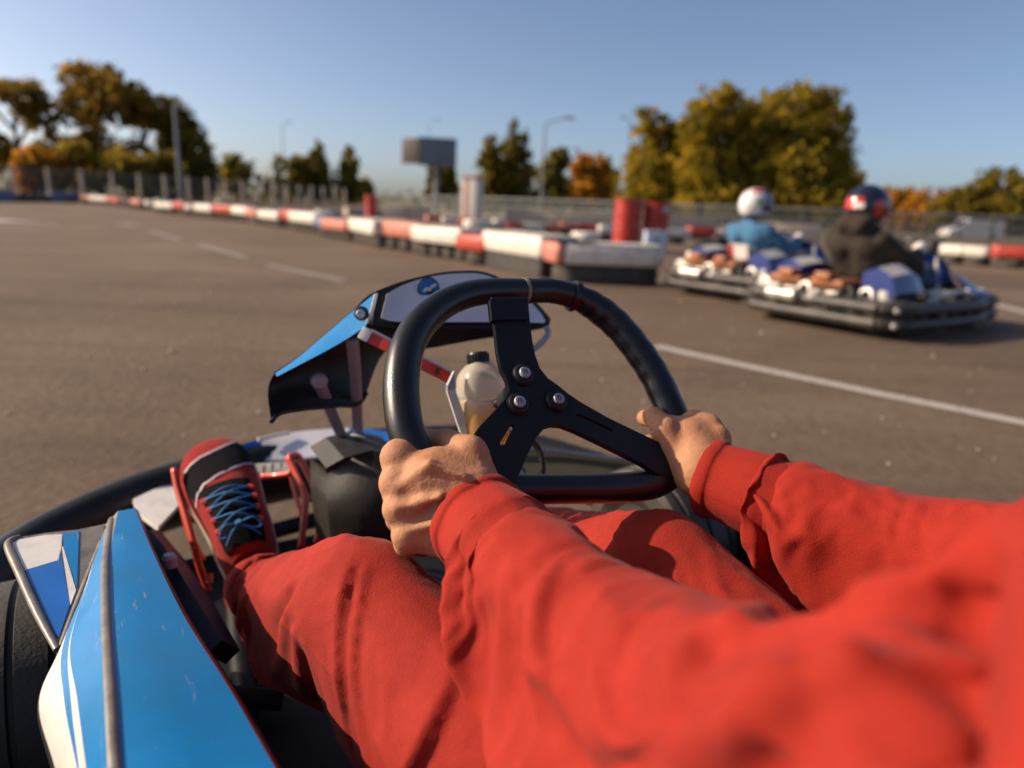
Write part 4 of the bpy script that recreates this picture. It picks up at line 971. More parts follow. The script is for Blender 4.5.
# front and side bumper: a thick black moulding round the nose with stickered top
bp = [(.60, -.62, .15), (.63, -.45, .15), (.63, -.25, .15), (.62, -.05, .15), (.60, .20, .16), (.56, .40, .17), (.50, .58, .175), (.38, .74, .18), (.20, .82, .18), (0, .845, .18), (-.20, .82, .18), (-.36, .775, .175), (-.50, .68, .165), (-.585, .54, .16), (-.615, .38, .155), (-.625, .15, .15), (-.63, -.1, .15), (-.63, -.45, .15), (-.60, -.62, .15)]
mb = MB(); mb.tube([K(*q) for q in bp], [.04, .045, .045, .045, .046, .048, .05, .055, .055, .055, .055, .052, .05, .05, .05, .048, .046, .045, .04], 'black_plastic', n=18, sub=6, flat=(1.25, .9), up=Z); bumper = mb.build('bumper', kart, angle=0)
mb = MB(); mb.tube([K(q[0] * 1.03, q[1] + .012, q[2] - .055) for q in bp], .02, 'black_plastic', n=12, sub=6); mb.build('lower_bumper_bar', kart, angle=0)
# stickered panel on top of the front bumper
def zl(pts_top, pts_bot, m, name, parent, sub=6, th=.006):
    a = smooth_row(pts_top, sub); b = smooth_row(pts_bot, sub); mb = MB(); mb.loft([list(a), list(b)], m); mb.loft([list(a - Z * th), list(b - Z * th)], m)
    mb.loft([list(a), list(a - Z * th)], 'black_plastic'); mb.loft([list(b), list(b - Z * th)], m); return mb.build(name, parent, angle=30)
fp = empty('front_panel', K(0, .8, .25)); fp.parent = kart; l = _m[:3, :3] @ K(0, .8, .25) + _m[:3, 3]; fp.location = Vector(l); fp.rotation_euler = (0, 0, 0); del MINV[fp]
def under(o, e): o.location = -e.location; return o
top = [(236, 446, .255), (262, 438.5, .258), (290, 432.5, .26), (320, 429.5, .26), (352, 428, .26), (390, 432, .26), (440, 440, .258), (545, 450, .25), (640, 461, .245)]
bot = [(236, 462, .225), (262, 460.5, .225), (290, 459, .226), (320, 456, .228), (352, 451, .23), (390, 453, .228), (440, 459, .222), (545, 478, .20), (640, 490, .19)]
def seg(a, b, m, nm, lift=0.0):
    ta = catmull([(x, y, z) for x, y, z in top], 0, 8)[0]; ba = catmull([(x, y, z) for x, y, z in bot], 0, 8)[0]
    xs = np.linspace(a, b, 14); T_ = [G(x, np.interp(x, ta[:, 0], ta[:, 1]), np.interp(x, ta[:, 0], ta[:, 2])) + Z * lift for x in xs]
    B_ = [G(x, np.interp(x, ba[:, 0], ba[:, 1]), np.interp(x, ba[:, 0], ba[:, 2])) + Z * lift for x in xs]
    return under(zl(T_, B_, m, nm, fp, 1), fp)
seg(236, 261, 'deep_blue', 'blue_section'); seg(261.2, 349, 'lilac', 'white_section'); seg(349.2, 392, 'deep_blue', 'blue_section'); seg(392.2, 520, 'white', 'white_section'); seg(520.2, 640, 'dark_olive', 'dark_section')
mb = MB(); mb.tube([G(x, y - .6, z) for x, y, z in [(258, 440, .262), (274, 436.5, .263), (289, 433.5, .264)]], .0042, 'white', n=8); under(mb.build('white_edge', fp), fp)
mb = MB(); mb.tube([G(x, y, z) for x, y, z in [(500, 447, .255), (560, 452, .252), (645, 462, .248)]], .004, 'steel', n=8, sub=4); under(mb.build('silver_edge', fp), fp)
# white inner corner panel by the pedals
mb = MB(); mb.plate([G(x, y, z) for x, y, z in [(133, 499, .222), (178, 478, .215), (184, 483, .214), (186, 497, .214), (158, 527, .218), (138, 512, .222)]], .008, 'white'); mb.build('corner_panel', kart, angle=30)
# chassis rails, floor tray and seat
mb = MB()
for s in (-1, 1):
    mb.tube([K(s * .30, -.85, .10), K(s * .30, -.2, .09), K(s * .26, .30, .09), K(s * .22, .70, .10)], .016, 'black_metal', n=12, sub=5)
    mb.tube([K(s * .22, .22, .10), K(s * .42, .30, .13)], .014, 'black_metal', n=10)
    mb.tube([K(s * .28, .1, .10), K(s * .58, .02, .12)], .012, 'black_metal', n=10); mb.tube([K(s * .28, -.45, .10), K(s * .58, -.5, .12)], .012, 'black_metal', n=10)
mb.tube([K(-.22, .70, .10), K(0, .74, .10), K(.22, .70, .10)], .016, 'black_metal', n=12, sub=4); mb.tube([K(-.30, -.75, .13), K(.30, -.75, .13)], .018, 'black_metal', n=12)
mb.build('chassis', kart)
mb = MB(); mb.add([K(-.37, .30, .078), K(.30, .30, .078), K(.24, .70, .085), K(-.31, .70, .085)], [(0, 1, 2, 3)], 'black_metal'); mb.add([K(-.44, -.35, .076), K(.40, -.35, .076), K(.34, .296, .077), K(-.40, .296, .077)], [(0, 1, 2, 3)], 'black_metal'); mb.build('floor_tray', kart, smooth=False)
sec = []
for f_, z_, hw, d in [(-.12, .20, .17, .02), (-.25, .13, .20, .06), (-.40, .10, .215, .09), (-.55, .13, .22, .12), (-.68, .27, .21, .13), (-.76, .45, .19, .10), (-.80, .58, .16, .06)]:
    sec.append([K(hw * math.sin(a), f_ + (.10 if f_ < -.6 else .02) * (1 - math.cos(a)), z_ + d * 1.2 * (1 - math.cos(a))) for a in np.linspace(-1.45, 1.45, 15)])
sec = resample_rows(sec, 4); mb = MB(); mb.loft(list(sec), 'black_plastic'); mb.loft(list(sec + F * .0 - Z * .006), 'black_plastic'); mb.build('seat', kart, angle=0)
# grey tank between the knees
tk = [[(326, 468, .36), (344, 458, .385), (372, 450, .39), (402, 456, .38)], [(326, 474, .345), (349, 463, .37), (377, 472, .365), (410, 482, .35)], [(327, 505, .31), (349, 500, .325), (382, 510, .315), (414, 515, .30)], [(332, 548, .24), (352, 548, .25), (386, 552, .245), (416, 552, .24)]]
rows = [[G(x, y, z) for x, y, z in r] for r in tk]
mb = MB(); rr_ = resample_rows(rows, 3); back = [list(np.array(r) + F * .10 - Z * .02) for r in rr_]
full = [list(back[i][:1]) + list(rr_[i]) + list(back[i][-1:]) for i in range(len(rr_))]
mb.loft(full, 'tank_grey'); mb.loft([[q + F * .10 - Z * .0 for q in rr_[0]], list(rr_[0])], 'tank_grey'); tank = mb.build('tank_cover', kart, angle=35)
mb = MB(); mb.tube([G(352, 459, .388), G(366, 466, .383), G(379, 473, .372)], .0022, 'scuffed_grey', n=8); mb.build('seam', tank)
# pedals
def bar(pts, w_, t_, m, mb): mb.tube(pts, 1, m, n=8, sub=4, flat=(w_, t_)); return mb
pedA = MB(); bar([at(174, 469, 1.10), at(178, 490, 1.085), at(187, 520, 1.06), at(194, 546, 1.04)], .0075, .0055, 'orange_red', pedA)
bar([at(194, 545, 1.04), at(200, 568, 1.05), at(209, 592, 1.06)], .006, .005, 'orange_red', pedA); bar([at(176, 471, 1.13), at(181, 500, 1.11), at(190, 535, 1.08), at(203, 560, 1.07)], .006, .005, 'orange_red', pedA)
bar([at(212, 536, 1.07), at(220, 552, 1.07), at(229, 580, 1.07)], .0075, .005, 'orange_red', pedA)
bar([at(262, 476, 1.24), at(277, 475.5, 1.23), at(292, 473, 1.21)], .006, .006, 'orange_red', pedA); bar([at(175, 478, 1.13), at(220, 474, 1.26), at(262, 476, 1.24)], .006, .006, 'orange_red', pedA)
pd = pedA.build('brake_pedal', kart, angle=0)
pedB = MB(); bar([at(288, 457, 1.20), at(296, 474, 1.185), at(305, 497, 1.16), at(304, 520, 1.14), at(301, 549, 1.13)], .0085, .006, 'orange_red', pedB)
bar([at(298, 456, 1.22), at(307, 472, 1.20), at(319, 501, 1.18), at(321, 520, 1.16), at(316, 545, 1.15)], .0075, .006, 'orange_red', pedB)
bar([at(290, 474, 1.22), at(297, 500, 1.19), at(302, 515, 1.17)], .005, .004, 'orange_red', pedB); bar([at(289, 457, 1.20), at(298, 456, 1.22)], .007, .006, 'orange_red', pedB)
bar([at(305, 497, 1.16), at(319, 501, 1.18)], .006, .006, 'orange_red', pedB)
pb = pedB.build('pedal_guard', kart, angle=0)
mb = MB()
mb.plate([at(254, 464, 1.27), at(293, 461, 1.25), at(292, 471, 1.24), at(256, 474, 1.26)], .004, 'navy'); pl = mb.build('footrest_plate', kart, angle=30)
for k in range(4):
    mb = MB(); x = 262 + k * 9; mb.tube([at(x, 463.2 - k * .6, 1.262 - k * .004), at(x + .4, 473 - k * .6, 1.255 - k * .004)], .0011, 'galv', n=6); mb.build('ridge', pl)
mb = MB(); mb.lathe([(.009, 0), (.009, .012), (.006, .016)], 'galv', G(170, 566, .30), None, 16); mb.build('bolt', kart)
mb = MB(); mb.plate([G(150, 530, .30), G(163, 545, .305), G(190, 590, .29), G(222, 640, .28), G(240, 650, .25), G(212, 600, .25), G(185, 560, .25), G(160, 530, .25)], .02, 'navy'); mb.build('inner_panel', kart, angle=30)
mb = MB(); mb.tube([at(229, 556, 1.13), at(234, 560, 1.10), at(236, 566, 1.09)], .008, 'sole', n=10); mb.tube([at(209, 574, 1.06), at(209, 583, 1.055)], .0055, 'orange_red', n=10); mb.build('pedal_fitting', kart)

# front fairing behind the wheel
ff = empty('front_fairing', K(-.02, .25, .55)); ff.parent = kart; l = _m[:3, :3] @ K(-.02, .25, .55) + _m[:3, 3]; ff.location = Vector(l); ff.rotation_euler = (0, 0, 0); del MINV[ff]
def sheet_loft(a, b, m, name, th, sub=6, dirn=None, mback=None, mid=None):
    a = smooth_row([at(*q) for q in a], sub); b = smooth_row([at(*q) for q in b], sub)
    d = np.zeros(3) if dirn is None else np.asarray(dirn, float)
    mb = MB(); mids = []
    for t_ in np.linspace(0, 1, 5): mids.append(list(a * (1 - t_) + b * t_ + (d * .0)))
    mb.loft(mids, m); bk = [[q + d * th for q in r] for r in mids]; mb.loft([r[::-1] for r in bk], mback or m)
    mb.loft([mids[0], bk[0]], mback or m); mb.loft([mids[-1], bk[-1]], mback or m)
    mb.loft([[r[0] for r in mids], [r[0] for r in bk]], mback or m); mb.loft([[r[-1] for r in mids], [r[-1] for r in bk]], mback or m)
    return under(mb.build(name, ff, angle=30), ff)
AW = F * .9 - Z * .2
# dark rim plate, then the pale panel on it
sheet_loft([(376, 291, .917), (400, 282, .945), (425, 275.5, .965), (455, 271, .985), (490, 273.5, 1.005), (530, 297, 1.025), (551, 319, 1.035)], [(372, 325, .897), (395, 327, .91), (425, 327.5, .93), (455, 327.5, .955), (490, 327.5, .98), (528, 327.5, 1.005), (549, 326, 1.022)], 'black_plastic', 'top_panel', .004, dirn=AW)
sheet_loft([(387, 294, .914), (405, 284.5, .943), (425, 278, .962), (455, 273.5, .982), (489, 276, 1.0), (527, 299, 1.018), (546, 320, 1.028)], [(381, 318, .899), (395, 321.5, .907), (425, 322, .926), (455, 322, .95), (490, 322, .975), (526, 322.5, .998), (544, 323, 1.016)], 'lilac', 'pale_decal', .0012, dirn=AW * 0 - F * -.0 + AW)
sheet_loft([(378, 293, .911), (374, 310, .903), (369, 323, .897)], [(374.5, 294, .910), (370.5, 310, .902), (366, 324, .896)], 'white', 'white_stripe', .002, sub=2, dirn=AW)
blue_top = [(374.5, 294, .945), (352, 312, .935), (326, 334, .922), (300, 356, .905), (275.5, 373, .880)]; blue_bot = [(366, 326, .895), (345, 340, .890), (322, 353, .880), (299, 365, .870), (277, 376.5, .861)]
sheet_loft(blue_top, blue_bot, 'blue', 'side_decal', .004, dirn=AW, mback='black_plastic')
# dark shell curving forward and down from the lip
up_e = [(275, 373, .884), (300, 356.5, .910), (326, 334.5, .927), (352, 312.5, .940), (376, 292, .950), (425, 276.5, .972), (455, 272, .992), (490, 274.5, 1.012), (530, 298, 1.032), (551, 320, 1.042)]
lo_e = [(271.5, 421, .868), (280, 413, .90), (305, 408.5, .945), (336, 405.5, .985), (362, 400, 1.02), (385, 352, 1.06), (425, 349, 1.08), (470, 341, 1.10), (515, 334, 1.105), (549, 327, 1.10)]
a = smooth_row([at(*q) for q in up_e], 5); b = smooth_row([at(*q) for q in lo_e], 5); rows = []
for t_ in np.linspace(0, 1, 9):
    rows.append(list(a * (1 - t_) + b * t_ + (F * .035 + Z * .0) * math.sin(math.pi * t_)))
mb = MB(); mb.loft(rows, 'black_plastic'); fr = [[q + F * .005 for q in r] for r in rows]; mb.loft(fr, 'blue'); mb.loft([rows[-1], fr[-1]], 'black_plastic'); mb.loft([[r[0] for r in rows], [r[0] for r in fr]], 'black_plastic')
under(mb.build('shell', ff, angle=50), ff)
mb = MB(); mb.tube([q - F * .002 for q in b[:22]], .003, 'black_plastic', n=8); under(mb.build('shell_lip', ff), ff)
# bolt on the blue side, round blue emblem
def disc_stack(c, nrm, prof, m, name, par, mats=None, n=28):
    nrm = np.asarray(nrm, float) / np.linalg.norm(nrm); u = np.cross(nrm, Z); u /= np.linalg.norm(u); v = np.cross(nrm, u)
    mb = MB(); mb.lathe(prof, m, c, np.array([u, v, nrm]), n, mats); return mb.build(name, par, angle=35)
nb = -F * .8 - R * .45 + Z * .35
under(disc_stack(at(362, 314, .897), nb, [(.0095, 0), (.0095, .006), (.0075, .009)], 'black_plastic', 'bolt_washer', ff), ff)
under(disc_stack(at(361, 314, .887), nb, [(.0058, -.002), (.0058, .003), (.0045, .0045), (.002, .0046), (.0018, .002)], 'steel', 'bolt_head', ff), ff)
ne = -F + Z * .12
ce = at(428.5, 289, .952)
under(disc_stack(ce, ne, [(.0165, -.001), (.0165, .0012), (.0150, .0016)], 'black_plastic', 'emblem', ff), ff)
under(disc_stack(ce - F * .001, ne, [(.0145, 0), (.0145, .0018)], 'blue', 'emblem_disc', ff), ff)
eu = R; ev = Z
mb = MB(); mb.tube([ce - F * .0034 + eu * x + ev * y for x, y in [(-.009, -.003), (-.004, .001), (.0, -.001), (.004, .004), (.010, .006)]], 1, 'white', n=8, sub=4, flat=(.0022, .0008), up=ev)
mb.tube([ce - F * .0036 + eu * x + ev * y for x, y in [(-.004, -.006), (.001, -.005), (.006, -.001)]], 1, 'black_plastic', n=8, sub=3, flat=(.0016, .0007), up=ev); under(mb.build('emblem_mark', ff), ff)
# support at the right end
mb = MB(); mb.tube([at(546, 326, 1.02), at(548, 334, 1.02), at(541, 343, 1.01), at(530, 352, 1.0)], .0045, 'galv', n=8, sub=4); mb.build('fairing_bracket', kart)
# flat struts
def flatbar(pts, w_, t_, m, name, par):
    mb = MB(); mb.tube(pts, 1, m, n=8, sub=4, flat=(w_, t_), up=R); return mb.build(name, par, angle=40)
flatbar([at(318, 379, .93), at(327, 402, .99), at(344, 441, 1.10)], .0085, .003, 'galv', 'strut', kart)
flatbar([at(352, 340, .905), at(355.5, 375, .96), at(358, 436, 1.10)], .0085, .003, 'galv', 'strut', kart)
flatbar([at(343, 440, 1.10), at(358, 436, 1.09), at(372, 444, 1.08), at(382, 449, 1.07)], .010, .004, 'galv', 'strut_foot', kart)
mb = MB(); mb.lathe([(.011, 0), (.011, .01), (.008, .014)], 'galv', at(318, 380, .925), np.array([R, Z, -F]), 16); mb.build('strut_bolt', kart)
# red strap with a small figure on it, pale end
rsA, rsB = at(368, 336, .885), at(452, 379, .885)
dirs = (rsB - rsA) / np.linalg.norm(rsB - rsA); nst = -F * .75 - R * .2 + Z * .3; nst -= dirs * (nst @ dirs); nst /= np.linalg.norm(nst); ust = np.cross(nst, dirs)
mb = MB(); mb.box((rsA + rsB) / 2, (np.linalg.norm(rsB - rsA), .0155, .003), 'strap_red', np.array([dirs, ust, nst]), bev=.001); strap = mb.build('red_strap', kart, angle=30)
mb = MB(); mb.box(rsA - dirs * .004 + nst * .001, (.014, .017, .005), 'white', np.array([dirs, ust, nst]), bev=.0015); mb.build('strap_end', strap, angle=30)
mb = MB(); ustu = ust if ust[2] > 0 else -ust
mb.tube([rsA + ustu * .0085 + nst * .001, rsB + ustu * .0085 + nst * .001], .0022, 'galv', n=8); mb.build('strap_edge', strap)
def text_mesh(body, size, origin, ex, ey, nz, m, name, par):
    cu = bpy.data.curves.new(name, 'FONT'); cu.body = body; cu.size = size; cu.extrude = .0003; cu.align_x = 'CENTER'; cu.align_y = 'CENTER'
    tmp = bpy.data.objects.new('tmp', cu); COL.objects.link(tmp); dg = bpy.context.evaluated_depsgraph_get(); me = bpy.data.meshes.new_from_object(tmp.evaluated_get(dg))
    V = np.array([origin + ex * v.co.x + ey * v.co.y + nz * v.co.z for v in me.vertices]); Fc = [list(p.vertices) for p in me.polygons]
    bpy.data.objects.remove(tmp); bpy.data.curves.remove(cu); bpy.data.meshes.remove(me); return obj(name, V, Fc, m, None, par, smooth=False)
ex = dirs if dirs @ RT > 0 else -dirs
cm = rsA + (rsB - rsA) * .83 + nst * .0022
text_mesh('6', .015, cm, ex, ustu, nst, 'black_plastic', 'number_mark', strap)
# fluid bottle, cap, pale metal bracket
RB = .86
bprof = [((452, 372), .010), ((476, 366), 0)]
bt = empty('fluid_bottle', at(475, 395, RB)); bt.parent = kart; l = _m[:3, :3] @ at(475, 395, RB) + _m[:3, 3]; bt.location = Vector(l); bt.rotation_euler = (0, 0, 0); del MINV[bt]
c0 = at(483, 398, RB + .01); axb = np.array([R, F, Z])
lean = (at(479, 362, RB) - at(487, 440, RB)); hgt = np.linalg.norm(lean); lean /= hgt
ub = R - lean * (R @ lean); ub /= np.linalg.norm(ub); vb = np.cross(lean, ub)
mb = MB(); base = at(487, 445, RB + .01)
rowsB = []
for h_, wx, wy in [(0, .026, .020), (.006, .031, .025), (.03, .034, .027), (.055, .035, .028), (.060, .033, .026), (.066, .035, .028), (.083, .034, .027), (.095, .028, .023), (.103, .018, .016), (.106, .013, .013)]:
    rowsB.append([base + lean * h_ + ub * (.86 * wx * np.sign(math.cos(a)) * abs(math.cos(a)) ** .7) + vb * (wy * np.sign(math.sin(a)) * abs(math.sin(a)) ** .7) for a in np.linspace(0, 2 * math.pi, 33)])
rowsB = resample_rows(rowsB, 3); mb.loft(list(rowsB), 'bottle'); under(mb.build('bottle', bt, angle=0), bt)
capc = base + lean * .101
mb = MB(); prof = [(.0125, 0), (.0135, .002), (.0135, .015), (.0120, .018), (.004, .0185)]
mb.lathe(prof, 'black_plastic', capc, np.array([ub, vb, lean]), 26)
for k in range(22):
    a = 2 * math.pi * k / 22; mb.tube([capc + ub * .0135 * math.cos(a) + vb * .0135 * math.sin(a) + lean * .002, capc + ub * .0135 * math.cos(a) + vb * .0135 * math.sin(a) + lean * .015], .0011, 'black_plastic', n=6)
under(mb.build('cap', bt, angle=40), bt)
mb = MB(); mb.tube([at(496, 404, RB - .015), at(500, 402, RB - .02)], .006, 'black_plastic', n=12); under(mb.build('outlet', bt), bt)
mb = MB(); mb.plate([at(447, 391, .835), at(455, 389, .84), at(471, 433, .855), at(462, 437, .85)], .004, 'white', None); mb.plate([at(448, 385, .833), at(454.5, 371, .842), at(456, 388, .842), at(447.5, 390, .836)], .004, 'galv'); mb.build('bottle_bracket', kart, angle=30)
# cable loop, brake hose
mb = MB(); mb.tube([at(513, 440, .92), at(530, 440, .90), at(541, 455, .89), at(542, 478, .88), at(534, 500, .88)], .0042, 'cable', n=10, sub=6); mb.build('cable', kart)
mb = MB(); mb.tube([at(428, 437, 1.0), at(470, 455, .98), at(505, 478, .95), at(523, 470, .93)], .005, 'cable', n=10, sub=6); mb.tube([at(505, 455, .9), at(512, 470, .9), at(520, 487, .9)], .012, 'galv', n=12, sub=3); mb.build('steering_joint', kart)
# ------------------------------------------------------------------ the driver whose view this is
driver = empty('person', K(0, -.5, .1), ALPHA, 'driver in a red sweatshirt and red trousers gripping the steering wheel, seen from the shoulders', 'person')
WL, EL = at(473, 518, .622), at(652, 690, .40)
SL = np.array([.180, .060, .608])
WR, ER, SR = at(706, 477, .735), at(962, 565, .585), np.array([.505, .245, .615])
HIPL, HIPR = K(-.055, -.50, .27), K(.10, -.50, .27)
KNL, KNR = at(364, 606, .645), at(662, 572, .70)
ANL, ANR = at(256, 588, 1.00), K(.24, .44, .16)
NECK, HEAD = K(-.01, -.66, .79), K(-.01, -.64, .97)
def nrmz(v): return np.asarray(v) / np.linalg.norm(v)

# --- hands
def hand(lo, hi, wrist, mcps, mr, fingers, thumb, extra=(), tend=(), h=.0013, fore=None, kn=.006):
    f = Field(lo, hi, h)
    for (m_, r_) in zip(mcps, mr):
        f.join(f.cap(wrist[0] + (m_ - wrist[0]) * .12, m_, wrist[1] * .62, r_), .012)
    f.join(f.cap(wrist[0] + (wrist[0] - np.mean(mcps, 0)) * .12, wrist[0], wrist[1] * 1.0, wrist[1]), .014)
    if fore is not None: f.join(f.cap(wrist[0], fore, wrist[1], wrist[1] * 1.12), .012)
    for e in extra: f.join(f.cap(*e), .012)
    V0 = f.V
    for ch in fingers:
        for (a, ra), (b, rb) in zip(ch[:-1], ch[1:]): f.join(f.cap(a, b, ra, rb), .0055)
        for (a, ra) in ch[:-1]: f.join(f.cap(a, a + 1e-5, ra * 1.02), .006)
    for (a, ra), (b, rb) in zip(thumb[:-1], thumb[1:]): f.join(f.cap(a, b, ra, rb), kn)
    for a, b, ra in tend: f.join(f.cap(a, b, ra * .85), .008)
    return f.mesh()
near = lambda q, d: q - ray(512, 384) * 0 - (q - CAM) / np.linalg.norm(q - CAM) * d
# left hand
mL = [at(400, 458, .627), at(397, 483, .615), at(400, 509, .607), at(408, 535, .605)]
rL = [.0160, .0142, .0134, .0125]
wl = at(464, 513, .618)
away = WN * -1
fL = []
for i, (m_, r_) in enumerate(zip(mL, rL)):
    up_ = (RP[8] - RP[9]) / np.linalg.norm(RP[8] - RP[9])
    p1 = m_ - WN * .030 + R * .008; p2 = p1 - WN * .022 + R * .022; p3 = p2 + R * .022 + WN * .012
    fL.append([(m_, r_), (p1, r_ * .86), (p2, r_ * .76), (p3, r_ * .68)])
tL = [(at(484, 487, .622), .0165), (at(471, 452, .632), .0145), (at(447, 442, .655), .0120), (at(428, 439, .672), .0105)]
exL = [(at(430, 478, .612), at(474, 492, .612), .022, .024), (at(420, 533, .612), at(452, 533, .612), .0175, .024), (at(470, 462, .630), at(440, 465, .625), .0165, .017)]
tdL = [(near(at(397, 489, .607), .006), near(at(430, 464, .605), .0125), .0032), (near(at(430, 464, .605), .0125), near(at(466, 476, .600), .0115), .0026),
       (near(at(398, 508, .598), .0045), near(at(440, 497, .596), .0115), .0028), (near(at(406, 532, .598), .004), near(at(448, 520, .596), .0125), .0026), (near(at(404, 520, .598), .0), near(at(424, 500, .598), .008), .0022)]
PL, QL = hand(np.minimum.reduce(mL + [wl]) - .075, np.maximum.reduce(mL + [WL, t_ if False else wl]) + .075, (wl, .0265), mL, rL, fL, tL, exL, tdL, fore=WL + nrmz(EL - WL) * .05)
# right hand
mR = [at(694, 424, .775), at(708, 428, .765), at(717, 439, .752), at(719, 452, .742)]
rR = [.0140, .0140, .0130, .0120]
wr = at(700, 470, .728)
fR = []
for m_, r_ in zip(mR, rR):
    p1 = m_ - WN * .030 + R * .010; p2 = p1 - WN * .022 - R * .024; p3 = p2 - R * .022 + WN * .010
    fR.append([(m_, r_), (p1, r_ * .86), (p2, r_ * .76), (p3, r_ * .68)])
tR = [(at(684, 470, .735), .0165), (at(664.5, 430, .748), .0140), (at(655, 418, .772), .0115), (at(645, 418, .792), .0098)]
exR = [(at(688, 440, .750), at(697, 462, .735), .021, .024), (at(672, 426, .762), at(690, 432, .765), .012, .016)]
tdR = [(near(at(698, 428, .765), .012), near(at(698, 455, .745), .016), .0026), (near(at(708, 434, .757), .012), near(at(704, 458, .742), .016), .0026)]
PR, QR = hand(np.minimum.reduce(mR + [wr] + [tR[3][0]]) - .07, np.maximum.reduce(mR + [wr]) + .08, (wr, .0250), mR, rR, fR, tR, exR, tdR, fore=WR + nrmz(ER - WR) * .05)
def wrinkle(P, Q, amp):
    P = lap(P, Q, 10, .5); Nn = vnormals(P, Q)
    d = (np.abs(vnoise(P, 140) - .5) * -2 + .5) * amp * .5 + (vnoise(P, 60) - .5) * amp * 1.0
    return P + Nn * d[:, None]
PL, PR = wrinkle(PL, QL, .0007), wrinkle(PR, QR, .0006)
# --- the rest of the body, inside the clothes
f = Field((-.62, -.16, .02), (.80, 1.25, 1.10), .010)
f.join(f.cap(HIPL, KNL, .065, .048)); f.join(f.cap(HIPR, KNR, .065, .048), .02); f.join(f.cap(KNL, ANL, .045, .032), .02); f.join(f.cap(KNR, ANR, .045, .032), .02)
f.join(f.cap(K(-.06, -.50, .27), K(-.06, -.62, .66), .09, .10), .04); f.join(f.cap(K(.06, -.50, .27), K(.06, -.62, .66), .09, .10), .04)
f.join(f.cap(SL, EL, .045, .036), .03); f.join(f.cap(EL, WL, .036, .026), .02); f.join(f.cap(SR, ER, .045, .036), .03); f.join(f.cap(ER, WR, .036, .026), .02)
f.join(f.cap(K(-.01, -.64, .70), HEAD, .052, .05), .03); f.join(f.ell(HEAD + Z * .02, (.075, .095, .105), [R, F, Z]), .02)
f.join(f.cap(HEAD + F * .09, HEAD + F * .10 - Z * .02, .012, .014), .012)
f.join(f.cap(ANL, ANL + F * .12 - Z * .03, .032, .028), .02); f.join(f.cap(ANR, ANR + F * .12 - Z * .03, .032, .028), .02)
PB, QB = f.mesh()
VV = np.concatenate([PB, PL, PR]); QQ = np.concatenate([QB, QL + len(PB), QR + len(PB) + len(PL)])
obj('body', VV, QQ, 'skin', None, driver, angle=0)

# --- sweatshirt
dL, dR = nrmz(EL - WL), nrmz(ER - WR)
f = Field((-.12, -.14, .20), (.78, .84, .84), .0078)
sL0, sR0 = WL + dL * .045, WR + dR * .045
mid1 = WL + (EL - WL) * .45
f.join(f.cap(sL0 + dL * .022, mid1, .049, .059)); f.join(f.cap(mid1, EL, .059, .070), .02); f.join(f.cap(EL, SL, .070, .082), .03)
midR = WR + (ER - WR) * .45
f.join(f.cap(sR0 + dR * .02, midR, .046, .056), 0); f.join(f.cap(midR, ER, .056, .064), .02); f.join(f.cap(ER, SR, .064, .085), .03)
def clip_end(w_, d_, s_):
    dist = np.sqrt((f.X - w_[0]) ** 2 + (f.Y - w_[1]) ** 2 + (f.Zg - w_[2]) ** 2)
    pl_ = -((f.X - w_[0]) * d_[0] + (f.Y - w_[1]) * d_[1] + (f.Zg - w_[2]) * d_[2]) + s_
    f.V = np.where(dist < .14, np.maximum(f.V, pl_), f.V).astype(np.float32)
clip_end(WL, dL, .060); clip_end(WR, dR, .058)
f.join(f.cap(K(-.055, -.50, .30), K(-.085, -.595, .60), .130, .118), .03); f.join(f.cap(K(.07, -.50, .30), K(.08, -.615, .60), .130, .115), .05)
f.join(f.cap(K(-.14, -.64, .665), K(.14, -.64, .665), .085, .085), .05)
f.join(f.cap(K(-.05, -.66, .73), K(.04, -.66, .73), .075, .075), .04)
P, Q = f.mesh(); P = lap(P, Q, 3, .5)
f.V = f.V + np.float32(.022); Pc, Qc = f.mesh(); f.V = None
tL, tR = (P - WL) @ dL, (P - WR) @ dR
nearL, nearR = np.linalg.norm(P - WL, axis=1) < .16, np.linalg.norm(P - WR, axis=1) < .16
pin = np.zeros(len(P)); pin[nearL & (tL < .068)] = 1; pin[nearR & (tR < .066)] = 1
fr_ = (P - HUB) @ F; pin = np.maximum(pin, np.clip((-.49 - fr_) / .05, 0, 1)); pin = np.maximum(pin, np.clip((.30 - P[:, 2]) / .04, 0, 1))
P = drape(P, Q, pin, Pc, Qc, .20, .7, 36, (0, 0, -2))
P, Q = subdiv(P, Q); P = lap(P, Q, 1, .3)
P = folds(P, Q, [([(830, 600), (770, 612), (720, 632), (684, 664), (656, 720)], .007, .026, .015), ([(890, 640), (820, 660), (756, 694), (700, 764)], .008, .030, .017), ([(560, 560), (540, 590), (534, 640), (548, 700)], .005, .018, .011)])
P = creases(P, Q, [([(1000, 548), (962, 575), (938, 620), (930, 690), (940, 800)], .022, .014, .004)])
P = lap(P, Q, 1, .4)
shirt = obj('sweatshirt', P, Q, 'red_cloth', None, driver, angle=0)
